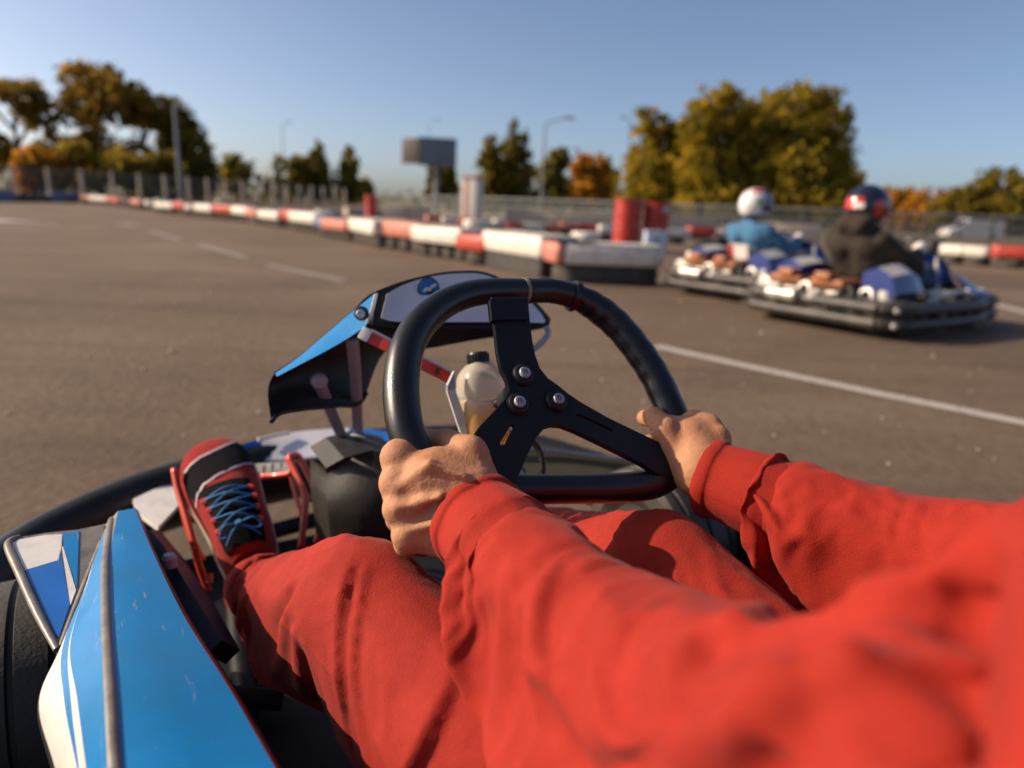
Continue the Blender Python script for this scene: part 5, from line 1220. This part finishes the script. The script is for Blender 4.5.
def cuff(c0, d, L, r, tilt, name='cuff'):
    u = nrmz(np.cross(d, Z)); v = np.cross(u, d); rows = []
    prof = [(.020, r * .78), (.006, r * .88), (-.003, r * .95), (-.005, r * 1.0), (-.003, r * 1.06), (.003, r * 1.09), (.009, r * 1.07), (.013, r * 1.02), (.024, r * 1.04), (L * .6, r * 1.08), (L * .85, r * 1.10), (L, r * 1.04), (L + .02, r * .95)]
    for k, (s, rr) in enumerate(prof):
        row = []
        for a in np.linspace(0, 2 * math.pi, 73):
            wv = 1 + .018 * math.sin(3 * a + 1) + .012 * math.sin(7 * a + k * .3) + .006 * math.sin(13 * a)
            row.append(c0 + d * (s + tilt * math.cos(a) * .01) + (u * math.cos(a) + v * math.sin(a)) * rr * wv)
        rows.append(row)
    mb = MB(); mb.loft(list(resample_rows(rows, 3)), 'red_cloth'); return mb.build(name, shirt, angle=0)
cuff(WL + dL * .012, dL, .066, .0430, .4); cuff(WR + dR * .004, dR, .070, .0395, .3)

# --- trousers
f = Field((-.62, .02, .06), (.62, 1.28, .56), .0085)
kl2 = KNL + (ANL - KNL) * .5
f.join(f.cap(HIPL, KNL + (HIPL - KNL) * .35, .105, .082)); f.join(f.cap(KNL + (HIPL - KNL) * .35, KNL, .082, .072), .02); f.join(f.cap(KNL, kl2, .070, .062), .02); f.join(f.cap(kl2, ANL, .062, .046), .02)
kr2 = KNR + (ANR - KNR) * .5
f.join(f.cap(HIPR, KNR, .115, .072), .03); f.join(f.cap(KNR, kr2, .070, .060), .02); f.join(f.cap(kr2, ANR, .060, .048), .02)
f.join(f.cap(K(-.07, -.52, .28), K(.07, -.52, .28), .125), .04)
P, Q = f.mesh(); P = lap(P, Q, 3, .5)
f.V = f.V + np.float32(.018); Pc, Qc = f.mesh(); f.V = None
fr_ = (P - HUB) @ F; pin = np.clip((-.36 - fr_) / .06, 0, 1)
for a_ in (ANL, ANR): pin = np.maximum(pin, np.clip((.085 - np.linalg.norm(P - a_, axis=1)) / .02, 0, 1))
P = drape(P, Q, pin, Pc, Qc, .13, .7, 34, (0, 0, -3))
P, Q = subdiv(P, Q); P = lap(P, Q, 1, .3)
P = folds(P, Q, [([(352, 552), (343, 590), (338, 640), (342, 700), (352, 760)], .005, .014, .009), ([(368, 556), (358, 600), (351, 660), (356, 720)], .003, .012, .008), ([(468, 640), (440, 700), (408, 770), (395, 800)], .005, .020, .012)])
P = creases(P, Q, [([(262, 605), (282, 624), (305, 645), (327, 668), (345, 690)], -.0025, .0028, 0)])
trousers = obj('trousers', P, Q, 'red_twill', None, driver, angle=0)

# --- shoes
def shoe(heel, toe, upv, wside=1.0, name='shoe'):
    Lx = toe - heel; Ln = np.linalg.norm(Lx); ly = Lx / Ln; uz = upv - ly * (upv @ ly); uz /= np.linalg.norm(uz); wx = np.cross(ly, uz)
    q = lambda x, y, z: heel + wx * (x * wside) + ly * (y * Ln) + uz * z
    ws = [(0, .029, .060), (.04, .038, .066), (.15, .043, .075), (.30, .046, .078), (.45, .050, .070), (.60, .056, .060), (.75, .059, .051), (.87, .053, .044), (.95, .040, .036), (1.0, .014, .022)]
    off_ = lambda y: -.012 * math.sin(max(0, (y - .3)) / .7 * 2.2) * .8
    def surf(y, t):
        w_ = np.interp(y, [a[0] for a in ws], [a[1] for a in ws]); h_ = np.interp(y, [a[0] for a in ws], [a[2] for a in ws])
        c, s_ = math.cos(t), math.sin(t)
        return w_ * np.sign(c) * abs(c) ** .75 + off_(y), h_ * abs(s_) ** .8
    rows = []
    ys = np.concatenate([np.linspace(0, .9, 26), [.93, .955, .975, .99, 1.0]])
    for y in ys: rows.append([q(*[surf(y, t)[0], y, surf(y, t)[1]]) for t in np.linspace(0, math.pi, 25)])
    mb = MB(); mb.loft(rows, 'shoe_red'); mb.add(rows[0], [list(range(25))], 'shoe_red'); mb.add(rows[-1], [list(range(25))], 'shoe_red')
    sh = mb.build(name, driver, angle=0)
    mb = MB(); srow = []
    for z_, g in ((.004, 1.0), (.0, 1.05), (-.012, 1.06), (-.018, 1.02)):
        srow.append([q((surf(y, t)[0] - off_(y)) * g + off_(y), y * 1.01 - .004, z_) for y, t in [(y, 0) for y in ys] + [(y, math.pi) for y in ys[::-1]]])
    srow = [r + [r[0]] for r in srow]; mb.loft(srow, 'sole'); mb.add(srow[-1][:-1], [list(range(len(srow[-1]) - 1))], 'sole'); mb.build('sole', sh, angle=40)
    def patch(y0, y1, t0, t1, m, nm, lift=.0014, skew=0.0, n=14):
        rows = []
        for y in np.linspace(y0, y1, n):
            r_ = []
            for t in np.linspace(t0, t1, n):
                yy = y + skew * (t - math.pi / 2); x, z = surf(yy, t); r_.append(q(x * (1 + lift * 14), yy, z + lift))
            rows.append(r_)
        mb = MB(); mb.loft(rows, m); return mb.build(nm, sh, angle=0)
    return sh, q, surf, patch, ly, uz
heel, toe = at(254, 574, 1.035), at(216, 447, 1.20)
sh, q, surf, patch, ly, uz = shoe(heel, toe, nrmz(CAM - (heel + toe) / 2) - F * .1)
tm = math.pi / 2
patch(.575, .80, .10, math.pi - .55, 'shoe_black', 'toe_panel', .0016, -.10)
patch(.56, .58, .10, math.pi - .45, 'lilac_strip', 'toe_stripe', .0024, -.10, 8); patch(.795, .815, .2, math.pi - .75, 'lilac_strip', 'toe_stripe', .0024, -.10, 8)
patch(.04, .50, tm - .72, tm + .72, 'shoe_black', 'tongue', .0018, 0, 20)
mb = MB()
ys_ = [.17, .25, .33, .41]
def sp(y, t, l=.005): x, z = surf(y, t); return q(x * 1.03, y, z + l)
for i, y in enumerate(ys_):
    for s in (-1, 1):
        ey = MB(); e = sp(y, tm + s * .62, .003); ey.lathe([(.0055, -.002), (.0055, .0012), (.003, .0016)], 'strap_red', e, np.array([np.cross(ly, uz), ly, uz]), 12); ey.build('eyelet', sh, angle=40)
        if i < 3: mb.tube([sp(y, tm + s * .60, .004), sp(y + .04, tm, .0075), sp(ys_[i + 1], tm - s * .60, .004)], .0017, 'lace', n=8, sub=4)
mb.tube([sp(.41, tm - .6, .004), sp(.42, tm, .007), sp(.41, tm + .6, .004)], .0017, 'lace', n=8, sub=4)
for s in (-1, 1):
    mb.tube([sp(.14, tm, .008), sp(.14, tm + s * .35, .016), sp(.11, tm + s * .65, .015), sp(.095, tm + s * .4, .010), sp(.135, tm, .009)], .0017, 'lace', n=8, sub=6)
    mb.tube([sp(.135, tm, .009), sp(.09, tm + s * .25, .011), sp(.06, tm + s * .55, .008)], .0016, 'lace', n=8, sub=5)
mb.lathe([(.004, -.004), (.006, 0), (.004, .004)], 'lace', sp(.14, tm, .010), np.array([np.cross(ly, uz), ly, uz]), 10)
mb.build('laces', sh, angle=0)
shoe(K(.24, .40, .10), K(.24, .60, .19), nrmz(-F + Z * .6))
# --- helmet over the head, above and behind our view point
mb = MB(); rows = []
for t in np.linspace(.06, 2.35, 18):
    rows.append([HEAD + Z * .02 + R * (.125 * math.sin(t) * math.cos(a)) + F * (.150 * math.sin(t) * math.sin(a)) + Z * (.145 * math.cos(t)) for a in np.linspace(0, 2 * math.pi, 37)])
mb.loft(rows, 'helmet_white'); mb.add(rows[0][:-1], [list(range(36))], 'helmet_white'); hl = mb.build('helmet', driver, angle=0)
rows = []
for t in np.linspace(1.15, 1.75, 8): rows.append([HEAD + Z * .02 + R * (.128 * math.sin(t) * math.cos(a)) + F * (.154 * math.sin(t) * math.sin(a)) + Z * (.147 * math.cos(t)) for a in np.linspace(.35, math.pi - .35, 21)])
mb = MB(); mb.loft(rows, 'glass_dark'); mb.build('visor', hl, angle=0)
# ------------------------------------------------------------------ the two karts racing past
def rival(rear_left, heading, kart_label, person_label, look):
    """local axes: x forward, y left; origin at the middle of the kart on the ground"""
    h = np.array([math.cos(heading), math.sin(heading), 0]); lf = np.array([-math.sin(heading), math.cos(heading), 0])
    Wk, Lk = 1.20, 1.76
    c = np.array(rear_left) + h * Lk / 2 - lf * Wk / 2
    t = empty('go_kart', c, heading, kart_label, 'kart', 'karts racing past on the right')
    L_ = dict(local=True)
    hw, x0, x1 = Wk / 2, -Lk / 2, Lk / 2
    # all round bumper moulding: two stacked rails with openings
    loop = []
    rr = .20
    for cx, cy, a0 in ((x1 - rr - .05, hw - rr - .09, 0), (x0 + rr, hw - rr, 90), (x0 + rr, -hw + rr, 180), (x1 - rr - .05, -hw + rr + .09, 270)):
        if a0 == 270: loop += [(-.25, -hw - .02), (.15, -hw - .015), (.34, -hw + .03), (.46, -hw + .09)]
        if a0 == 90: loop += [(.46, hw - .09), (.34, hw - .03), (.15, hw + .015), (-.25, hw + .02)]
        for j in range(6):
            a = rad(a0 + 18 * j); loop.append((cx + rr * math.cos(a) + (.07 if cx > 0 and abs(math.sin(a)) < .4 else 0), cy + rr * math.sin(a)))
    mb = MB(); mb.tube([(x, y, .205) for x, y in loop], .046, 'kart_plastic', n=12, closed=True, sub=3, flat=(.95, 1.0), up=Z); mb.build('bumper', t, **L_)
    mb = MB(); mb.tube([(x * 1.01, y * 1.012, .105) for x, y in loop], .044, 'kart_plastic', n=12, closed=True, sub=3, flat=(.95, .95), up=Z)
    for i in range(0, len(loop)):
        a, b = np.array(loop[i]), np.array(loop[(i + 1) % len(loop)]); d = np.linalg.norm(b - a); k = max(1, int(d / .17))
        for j in range(k):
            q = a + (b - a) * (j + .5) / k; e = nrmz(b - a); mb.box((q[0] * .985, q[1] * .985, .155), (.055, .05, .12), 'kart_plastic', np.array([[e[0], e[1], 0], [-e[1], e[0], 0], [0, 0, 1.]]))
    mb.build('lower_bumper', t, **L_)
    for (x, y) in ((x0 + .06, -hw + .045), (x0 + .06, hw - .045)):
        for z_ in (.105, .205):
            mb = MB(); mb.lathe([(.020, 0), (.020, .02), (.012, .026)], 'silver_dirty', (x - .035, y - (.03 if y < 0 else -.03), z_), np.array([[0, 0, 1.], [.7, -.7, 0], [-.7, -.7 if y < 0 else .7, 0]]), 12); mb.build('bolt', t, angle=40, **L_)
    mb = MB(); mb.box((0, 0, .075), (Lk * .86, .56, .02), 'black_metal', bev=.006)
    for y in (-.27, .27): mb.tube([(x0 + .1, y, .09), (0, y, .085), (x1 - .2, y * .8, .09)], .018, 'black_metal', n=8)
    mb.build('chassis', t, angle=40, **L_)
    for x, wd, r_ in ((x0 + .28, .19, .135), (x1 - .42, .13, .128)):
        for y in (-.44, .44):
            o = bpy.data.objects.new('wheel', None); COL.objects.link(o); o.parent = t; o.location = (x, y, r_)
            ax = np.array([[1., 0, 0], [0, 0, 1], [0, 1, 0]]); w2 = wd / 2
            mb = MB(); mb.lathe([(r_ * .52, -w2 * .8), (r_ * .75, -w2), (r_ * .93, -w2 * .95), (r_, -w2 * .6), (r_, w2 * .6), (r_ * .93, w2 * .95), (r_ * .75, w2), (r_ * .52, w2 * .8)], 'rubber', (0, 0, 0), ax, 28); mb.build('tyre', o, local=True)
            mb = MB(); mb.lathe([(.02, -w2 * .6), (r_ * .5, -w2 * .7), (r_ * .55, 0), (r_ * .5, w2 * .7), (.02, w2 * .6)], 'silver_dirty', (0, 0, 0), ax, 20); mb.build('rim', o, local=True)
    # engines either side behind the seat
    for s, yb in ((-1, -.03), (1, .31)):
        xb = x0 + .22
        mb = MB(); mb.box((xb, yb, .19), (.26, .22, .16), 'silver_dirty', bev=.02)
        for k in range(6): mb.box((xb - .15 + k * .0, yb, .145 + k * .022), (.10, .20, .010), 'silver_dirty')
        mb.lathe([(.07, 0), (.085, .02), (.085, .06), (.04, .075)], 'silver_dirty', (xb, yb + s * .11, .20), np.array([[1., 0, 0], [0, 0, 1.], [0, float(s), 0]]), 18)
        e = mb.build('engine', t, angle=35, **L_)
        mb = MB(); mb.box((xb + .02, yb, .325), (.34, .26, .055), 'airbox', bev=.02); mb.box((xb - .12, yb - s * .02, .37), (.12, .12, .06), 'airbox', bev=.015); mb.build('airbox', e, angle=35, **L_)
        mb = MB(); mb.tube([(xb - .10, yb - .02, .22), (xb - .2, yb, .25), (xb - .25, yb - s * .05, .21)], .028, 'silver_dirty', n=10, sub=3); mb.lathe([(.03, 0), (.05, .015), (.05, .14), (.03, .155)], 'silver_dirty', (xb - .27, yb - s * .12, .22), np.array([[1., 0, 0], [0, 0, 1.], [0, 1., 0]]), 16); mb.build('exhaust', e, angle=35, **L_)
        mb = MB(); mb.box((xb + .02, yb + s * .02, .27), (.10, .14, .05), 'grey_white', bev=.015); mb.build('fuel_cap', e, angle=35, **L_)
    for y in (-.40, .36):
        mb = MB(); mb.lathe([(.05, 0), (.06, .015), (.06, .10), (.035, .12)], 'grey_white' if y < 0 else 'silver_dirty', (x0 + .22, y, .20), None, 16); mb.build('reservoir', t, angle=40, **L_)
    mb = MB(); mb.tube([(x0 + .28, -.46, .135), (x0 + .28, .46, .135)], .02, 'black_metal', n=10); mb.tube([(x0 + .12, -.5, .235), (x0 + .12, 0, .25), (x0 + .12, .5, .235)], .012, 'black_metal', n=8, sub=4); mb.build('rear_axle', t, **L_)
    mb = MB(); mb.box((x0 + .15, .44, .26), (.14, .18, .05), 'grey_white', bev=.02); mb.build('rear_panel', t, angle=40, **L_)
    for k, (xa, ya, ra_) in enumerate([(.10, .50, .03), (.13, .36, .026), (.09, .14, .03), (.10, -.18, .032), (.14, -.30, .026)]):
        mb = MB(); mb.tube([(x0 + xa, ya - .05, .16), (x0 + xa + .01, ya - .045, .27), (x0 + xa + .02, ya, .305), (x0 + xa + .01, ya + .045, .27), (x0 + xa, ya + .05, .17)], ra_ * .75, 'silver_dirty' if k % 2 == 0 else 'tank_grey', n=10, sub=4); mb.build('pipe', t, **L_)
    mb = MB(); mb.tube([(-.35, -.52, .24), (-.05, -.56, .30), (.25, -.54, .27), (.45, -.46, .20)], .016, 'silver_dirty', n=8, sub=4); mb.tube([(.30, -.30, .12), (.38, -.20, .38), (.42, -.16, .52)], .014, 'silver_dirty', n=8, sub=4); mb.build('side_bar', t, **L_)
    mb = MB(); mb.box((.62, -.40, .26), (.16, .10, .06), 'glove', bev=.02); mb.box((.66, .36, .26), (.16, .10, .06), 'glove', bev=.02); mb.build('nose_decal', t, angle=40, **L_)
    # seat
    sec = []
    for x, z, w_, d in [(.05, .22, .17, .02), (-.10, .13, .20, .06), (-.25, .10, .215, .09), (-.40, .14, .22, .12), (-.52, .28, .21, .12), (-.56, .36, .18, .08)]:
        sec.append([(x + (.12 if x < -.45 else .02) * (1 - math.cos(a)), w_ * math.sin(a), z + d * 1.2 * (1 - math.cos(a))) for a in np.linspace(-1.4, 1.4, 11)])
    sec = resample_rows(sec, 3); mb = MB(); mb.loft(list(sec), 'black_plastic'); mb.loft(list(sec - np.array([.008, 0, .006])), 'black_plastic'); mb.build('seat', t, angle=0, **L_)
    # side fairings, blue with a pale top
    for s in (-1, 1):
        prof = [(.16, .30), (.16, .40), (.21, .44), (.21, .58)]
        A = [[(-.30, s * .30, .18), (-.30, s * .30, .35), (-.30, s * .40, .385), (-.30, s * .50, .34), (-.30, s * .54, .24)], [(.02, s * .30, .18), (.02, s * .30, .37), (.02, s * .40, .40), (.02, s * .50, .355), (.02, s * .545, .25)], [(.24, s * .31, .18), (.24, s * .31, .33), (.24, s * .39, .35), (.24, s * .47, .31), (.24, s * .52, .24)], [(.34, s * .34, .20), (.34, s * .34, .25), (.34, s * .38, .26), (.34, s * .42, .25), (.34, s * .46, .23)]]
        A = [[np.array(q) * [.80, 1, 1.2] - [.47, s * .06, 0] for q in r] for r in A]; A = resample_rows(A, 4); mb = MB(); mb.loft(list(A), None, ['kart_blue', 'grey_white', 'grey_white', 'kart_blue'])
        mb.add(A[0], [list(range(5))], 'kart_blue'); mb.add(A[-1], [list(range(5))], 'kart_blue'); mb.build('side_pod', t, angle=40, **L_)
        mb = MB(); mb.lathe([(.02, 0), (.10, .005), (.12, .03), (.08, .05), (.01, .055)], 'grey_white', (-.08, s * .47, .25), np.array([[1.3, 0, 0], [0, .8, 0], [0, 0, 1.]]), 20); mb.build('wheel_cover', t, angle=40, **L_)
    # front fairing, nose and steering
    A = [[(.46, y, .56 - abs(y) * .25) for y in np.linspace(-.17, .17, 9)], [(.55, y, .50 - abs(y) * .3) for y in np.linspace(-.20, .20, 9)], [(.60, y, .40 - abs(y) * .25) for y in np.linspace(-.22, .22, 9)], [(.72, y, .27) for y in np.linspace(-.24, .24, 9)], [(.86, y, .235) for y in np.linspace(-.26, .26, 9)]]
    A = resample_rows([[np.array(q) for q in r] for r in A], 4); mb = MB(); mb.loft(list(A), None, ['kart_sky', 'kart_sky', 'kart_sky', 'grey_white', 'grey_white', 'kart_sky', 'kart_sky', 'kart_sky']); mb.loft(list(A - np.array([.012, 0, .012])), 'kart_blue'); mb.build('front_fairing', t, angle=40, **L_)
    for s in (-1, 1):
        mb = MB(); A = [[np.array(q) for q in r] for r in [[(.48, s * .20, .44), (.48, s * .33, .36), (.48, s * .46, .26)], [(.62, s * .22, .38), (.62, s * .34, .33), (.62, s * .48, .25)], [(.80, s * .25, .25), (.80, s * .35, .25), (.80, s * .46, .235)]]]
        A = resample_rows(A, 4); mb.loft(list(A), 'kart_sky'); mb.loft(list(A - np.array([.0, 0, .014])), 'kart_blue'); mb.build('nose_side', t, angle=40, **L_)
    wc = np.array([.14, 0, .55]); wn = nrmz(np.array([-.62, 0, .78])); wu = nrmz(np.array([.78, 0, .62])); wy = np.array([0, 1., 0])
    st_ = bpy.data.objects.new('steering_wheel', None); COL.objects.link(st_); st_.parent = t
    mb = MB(); mb.tube([wc + wy * (.155 * math.cos(a)) + wu * (.135 * math.sin(a)) for a in np.linspace(0, 2 * math.pi, 29)[:-1]], .016, 'black_grip', n=10, closed=True); mb.build('rim', st_, local=True, angle=0)
    mb = MB()
    for a in (90, 215, 325): mb.tube([wc, wc + wy * (.15 * math.cos(rad(a))) + wu * (.13 * math.sin(rad(a)))], .012, 'black_metal', n=8)
    mb.build('spokes', st_, local=True); mb = MB(); mb.tube([wc, wc - wn * .35 + np.array([.1, 0, 0])], .012, 'steel', n=8); mb.build('steering_column', t, local=True)
    # ---- driver
    p = empty('person', c, heading, person_label, 'person', 'helmeted drivers of the racing karts'); PL_ = dict(local=True, angle=0)
    pelv, neck, head = np.array([-.26, 0, .22]), np.array([-.44, 0, .70]), np.array([-.40, look.get('hy', 0), .868])
    sh_ = [np.array([-.42, s * .185, .625]) for s in (-1, 1)]; el_ = [np.array([-.17, s * .30, .45]) for s in (-1, 1)]; hd = [wc + wy * (s * .155) + wu * .02 + wn * .02 for s in (-1, 1)]
    kn = [np.array([.22, s * .20, .40]) for s in (-1, 1)]; an = [np.array([.56, s * .14, .20]) for s in (-1, 1)]; toe = [np.array([.68, s * .14, .27]) for s in (-1, 1)]
    def skel(f, g, torso, arms, legs):
        if torso:
            for s in (-1, 1): f.join(f.cap(pelv + [0, s * .07, .03], np.array([-.43, s * .085, .58]), .115 + g, .12 + g), .05)
            f.join(f.cap(sh_[0] + [0, .02, .0], sh_[1] - [0, .02, .0], .075 + g, .075 + g), .05); f.join(f.cap(np.array([-.44, 0, .66]), neck, .065 + g, .06 + g), .04)
        if arms:
            for i in (0, 1): f.join(f.cap(sh_[i], el_[i], .062 + g, .050 + g), .03); f.join(f.cap(el_[i], hd[i] + (el_[i] - hd[i]) * (.25 if g > -.01 else .12), .048 + g, .038 + g), .02)
        if legs:
            for i in (0, 1): f.join(f.cap(pelv + [0, (-1, 1)[i] * .09, 0], kn[i], .095 + g, .065 + g), .03); f.join(f.cap(kn[i], an[i], .062 + g, .045 + g), .02)
    lo, hi = (-.66, -.42, .02), (.78, .42, 1.06)
    f = Field(lo, hi, .013); skel(f, -.02, True, True, True); f.join(f.cap(neck - [0, 0, .05], head, .055, .055), .03); f.join(f.ell(head, (.09, .075, .11), np.eye(3)), .02)
    for i in (0, 1):
        f.join(f.cap(hd[i], hd[i] + wy * .001, .035), .02)
    P, Q = f.mesh(); obj('body', P, Q, 'skin', None, p, **PL_)
    f = Field(lo, hi, .011); skel(f, .006, True, True, False)
    if look.get('hood'):
        f.join(f.cap(np.array([-.50, -.05, .735]), np.array([-.50, .05, .735]), .085), .04); f.join(f.cap(np.array([-.46, -.07, .70]), np.array([-.40, -.075, .70]), .06), .03); f.join(f.cap(np.array([-.46, .07, .70]), np.array([-.40, .075, .70]), .06), .03)
    P, Q = f.mesh(); P = lap(P, Q, 2); Nn = vnormals(P, Q); P = P + Nn * ((vnoise(P + look['seed'], 14) - .5) * .03)[:, None]
    fm = None; mats = [look['jacket']]
    if 'lower' in look: mats.append(look['lower']); fm = (P[Q].mean(1)[:, 2] < .47).astype(int) * (P[Q].mean(1)[:, 0] < -.20).astype(int)
    jk = obj('jacket', P, Q, mats, fm, p, **PL_)
    if 'patch' in look:
        mb = MB(); V = []
        for (y, z_) in [(.12, .36), (-.10, .36), (-.10, .50), (.12, .50)]: V.append((-.36 - (z_ - .25) * .36 - .125, y, z_))
        mb.plate(V, .01, 'glove', np.array([-.93, 0, -.36])); mb.add([np.array(q) + np.array([-.002, 0, 0]) for q in [V[0], (V[0][0], V[0][1] - .06, V[0][2]), (V[3][0], V[3][1] - .06, V[3][2]), V[3]]], [(0, 1, 2, 3)], 'bar_red'); mb.build('back_patch', jk, local=True)
    f = Field(lo, hi, .012); skel(f, .005, False, False, True); P, Q = f.mesh(); P = P + vnormals(P, Q) * ((vnoise(P + 5, 12) - .5) * .02)[:, None]; obj('trousers', P, Q, look['trousers'], None, p, **PL_)
    for i in (0, 1):
        f = Field(hd[i] - .10, hd[i] + .10, .007); f.join(f.ell(hd[i], (.045, .048, .04), np.array([wn, wy, wu]))); f.join(f.cap(hd[i], hd[i] + (el_[i] - hd[i]) * .30, .036, .040), .02)
        for k in range(4): f.join(f.cap(hd[i] + wu * (.03 - .02 * k) + wn * .03 + wy * 0, hd[i] + wu * (.03 - .02 * k) - wn * .045 + wy * ((-1, 1)[i] * .012), .012, .011), .006)
        f.join(f.cap(hd[i] + wu * .02 + wn * .02, hd[i] + wu * .055 - wy * ((-1, 1)[i] * .03), .014, .011), .008)
        P, Q = f.mesh(); obj('glove', P, Q, 'glove', None, p, **PL_)
        f = Field(an[i] - .12, toe[i] + .10, .010); f.join(f.cap(an[i] - [.03, 0, .03], toe[i], .042, .036)); f.join(f.cap(an[i], an[i] + [-.01, 0, .05], .042), .02); P, Q = f.mesh(); obj('shoe', P, Q, 'shoe_black', None, p, **PL_)
    # helmet with visor and decoration, turned with the head
    yaw = look.get('yaw', 0); fx = np.array([math.cos(yaw), math.sin(yaw), 0]); fy = np.array([-math.sin(yaw), math.cos(yaw), 0])
    def hs(tt, a, g=1.0): return head + g * 1.1 * (fy * (.122 * math.sin(tt) * math.cos(a)) + fx * (.150 * math.sin(tt) * math.sin(a) + .006) + Z * (.138 * math.cos(tt)))
    rows = [[hs(tt, a) for a in np.linspace(0, 2 * math.pi, 37)] for tt in np.linspace(.05, 2.3, 18)]
    mb = MB(); mb.loft(rows, look['helmet']); mb.add(rows[0][:-1], [list(range(36))], look['helmet']); mb.tube([hs(2.3, a) for a in np.linspace(0, 2 * math.pi, 37)[:-1]], .014, 'black_plastic', n=8, closed=True); he = mb.build('helmet', p, **PL_)
    def hp(t0, t1, a0, a1, m, nm, g=1.015):
        rows = [[hs(tt, a, g) for a in np.linspace(a0, a1, 15)] for tt in np.linspace(t0, t1, 9)]; mb = MB(); mb.loft(rows, m); mb.loft([[hs(r0, a, g - .014) for a in np.linspace(a0, a1, 15)] for r0 in np.linspace(t0, t1, 9)], m); mb.build(nm, he, **PL_)
    hp(1.15, 1.72, .25, math.pi - .25, 'glass_dark', 'visor', 1.03)
    for q in look['deco']: hp(*q, 'helmet_panel', 1.012)
    f = None
    hp(1.75, 2.28, .35, math.pi - .35, look['chin'], 'chin_bar', 1.06)
    return t, p
HD = rad(33.5)
rival(G(741, 315), HD, 'nearer grey kart of the two racing past, its rear bumper turned to us', 'driver in a hooded black jacket and dark helmet with red marks',
      dict(jacket='jacket_black', trousers='denim', helmet='helmet_navy', hood=True, seed=1, yaw=-.25, chin='helmet_red', deco=[(1.2, 1.75, 4.0, 5.1, 'helmet_red'), (1.45, 1.7, 3.95, 4.5, 'helmet_white'), (1.3, 2.1, 2.9, 3.5, 'helmet_red'), (1.2, 2.0, -.3, .3, 'helmet_red')]))
rival(G(663, 291), HD + .03, 'farther kart of the two, partly hidden behind the nearer one', 'driver in a blue jacket with a white helmet, ahead of the nearer kart',
      dict(jacket='jacket_blue', lower='jacket_grey', patch=True, trousers='denim', helmet='helmet_white', seed=2, yaw=-.2, chin='helmet_violet', deco=[(.5, 1.3, 2.2, 3.1, 'helmet_violet'), (1.2, 1.6, 3.2, 3.7, 'helmet_green'), (.35, .8, 3.2, 4.2, 'helmet_red'), (1.5, 1.9, 2.5, 3.2, 'helmet_navy'), (.5, 1.2, -.6, .9, 'helmet_violet'), (1.0, 1.6, -.5, .1, 'helmet_green'), (1.2, 2.0, 2.6, 3.4, 'helmet_violet'), (1.4, 1.8, -1.0, -.5, 'helmet_red'), (.3, .9, 1.2, 2.4, 'helmet_red')]))
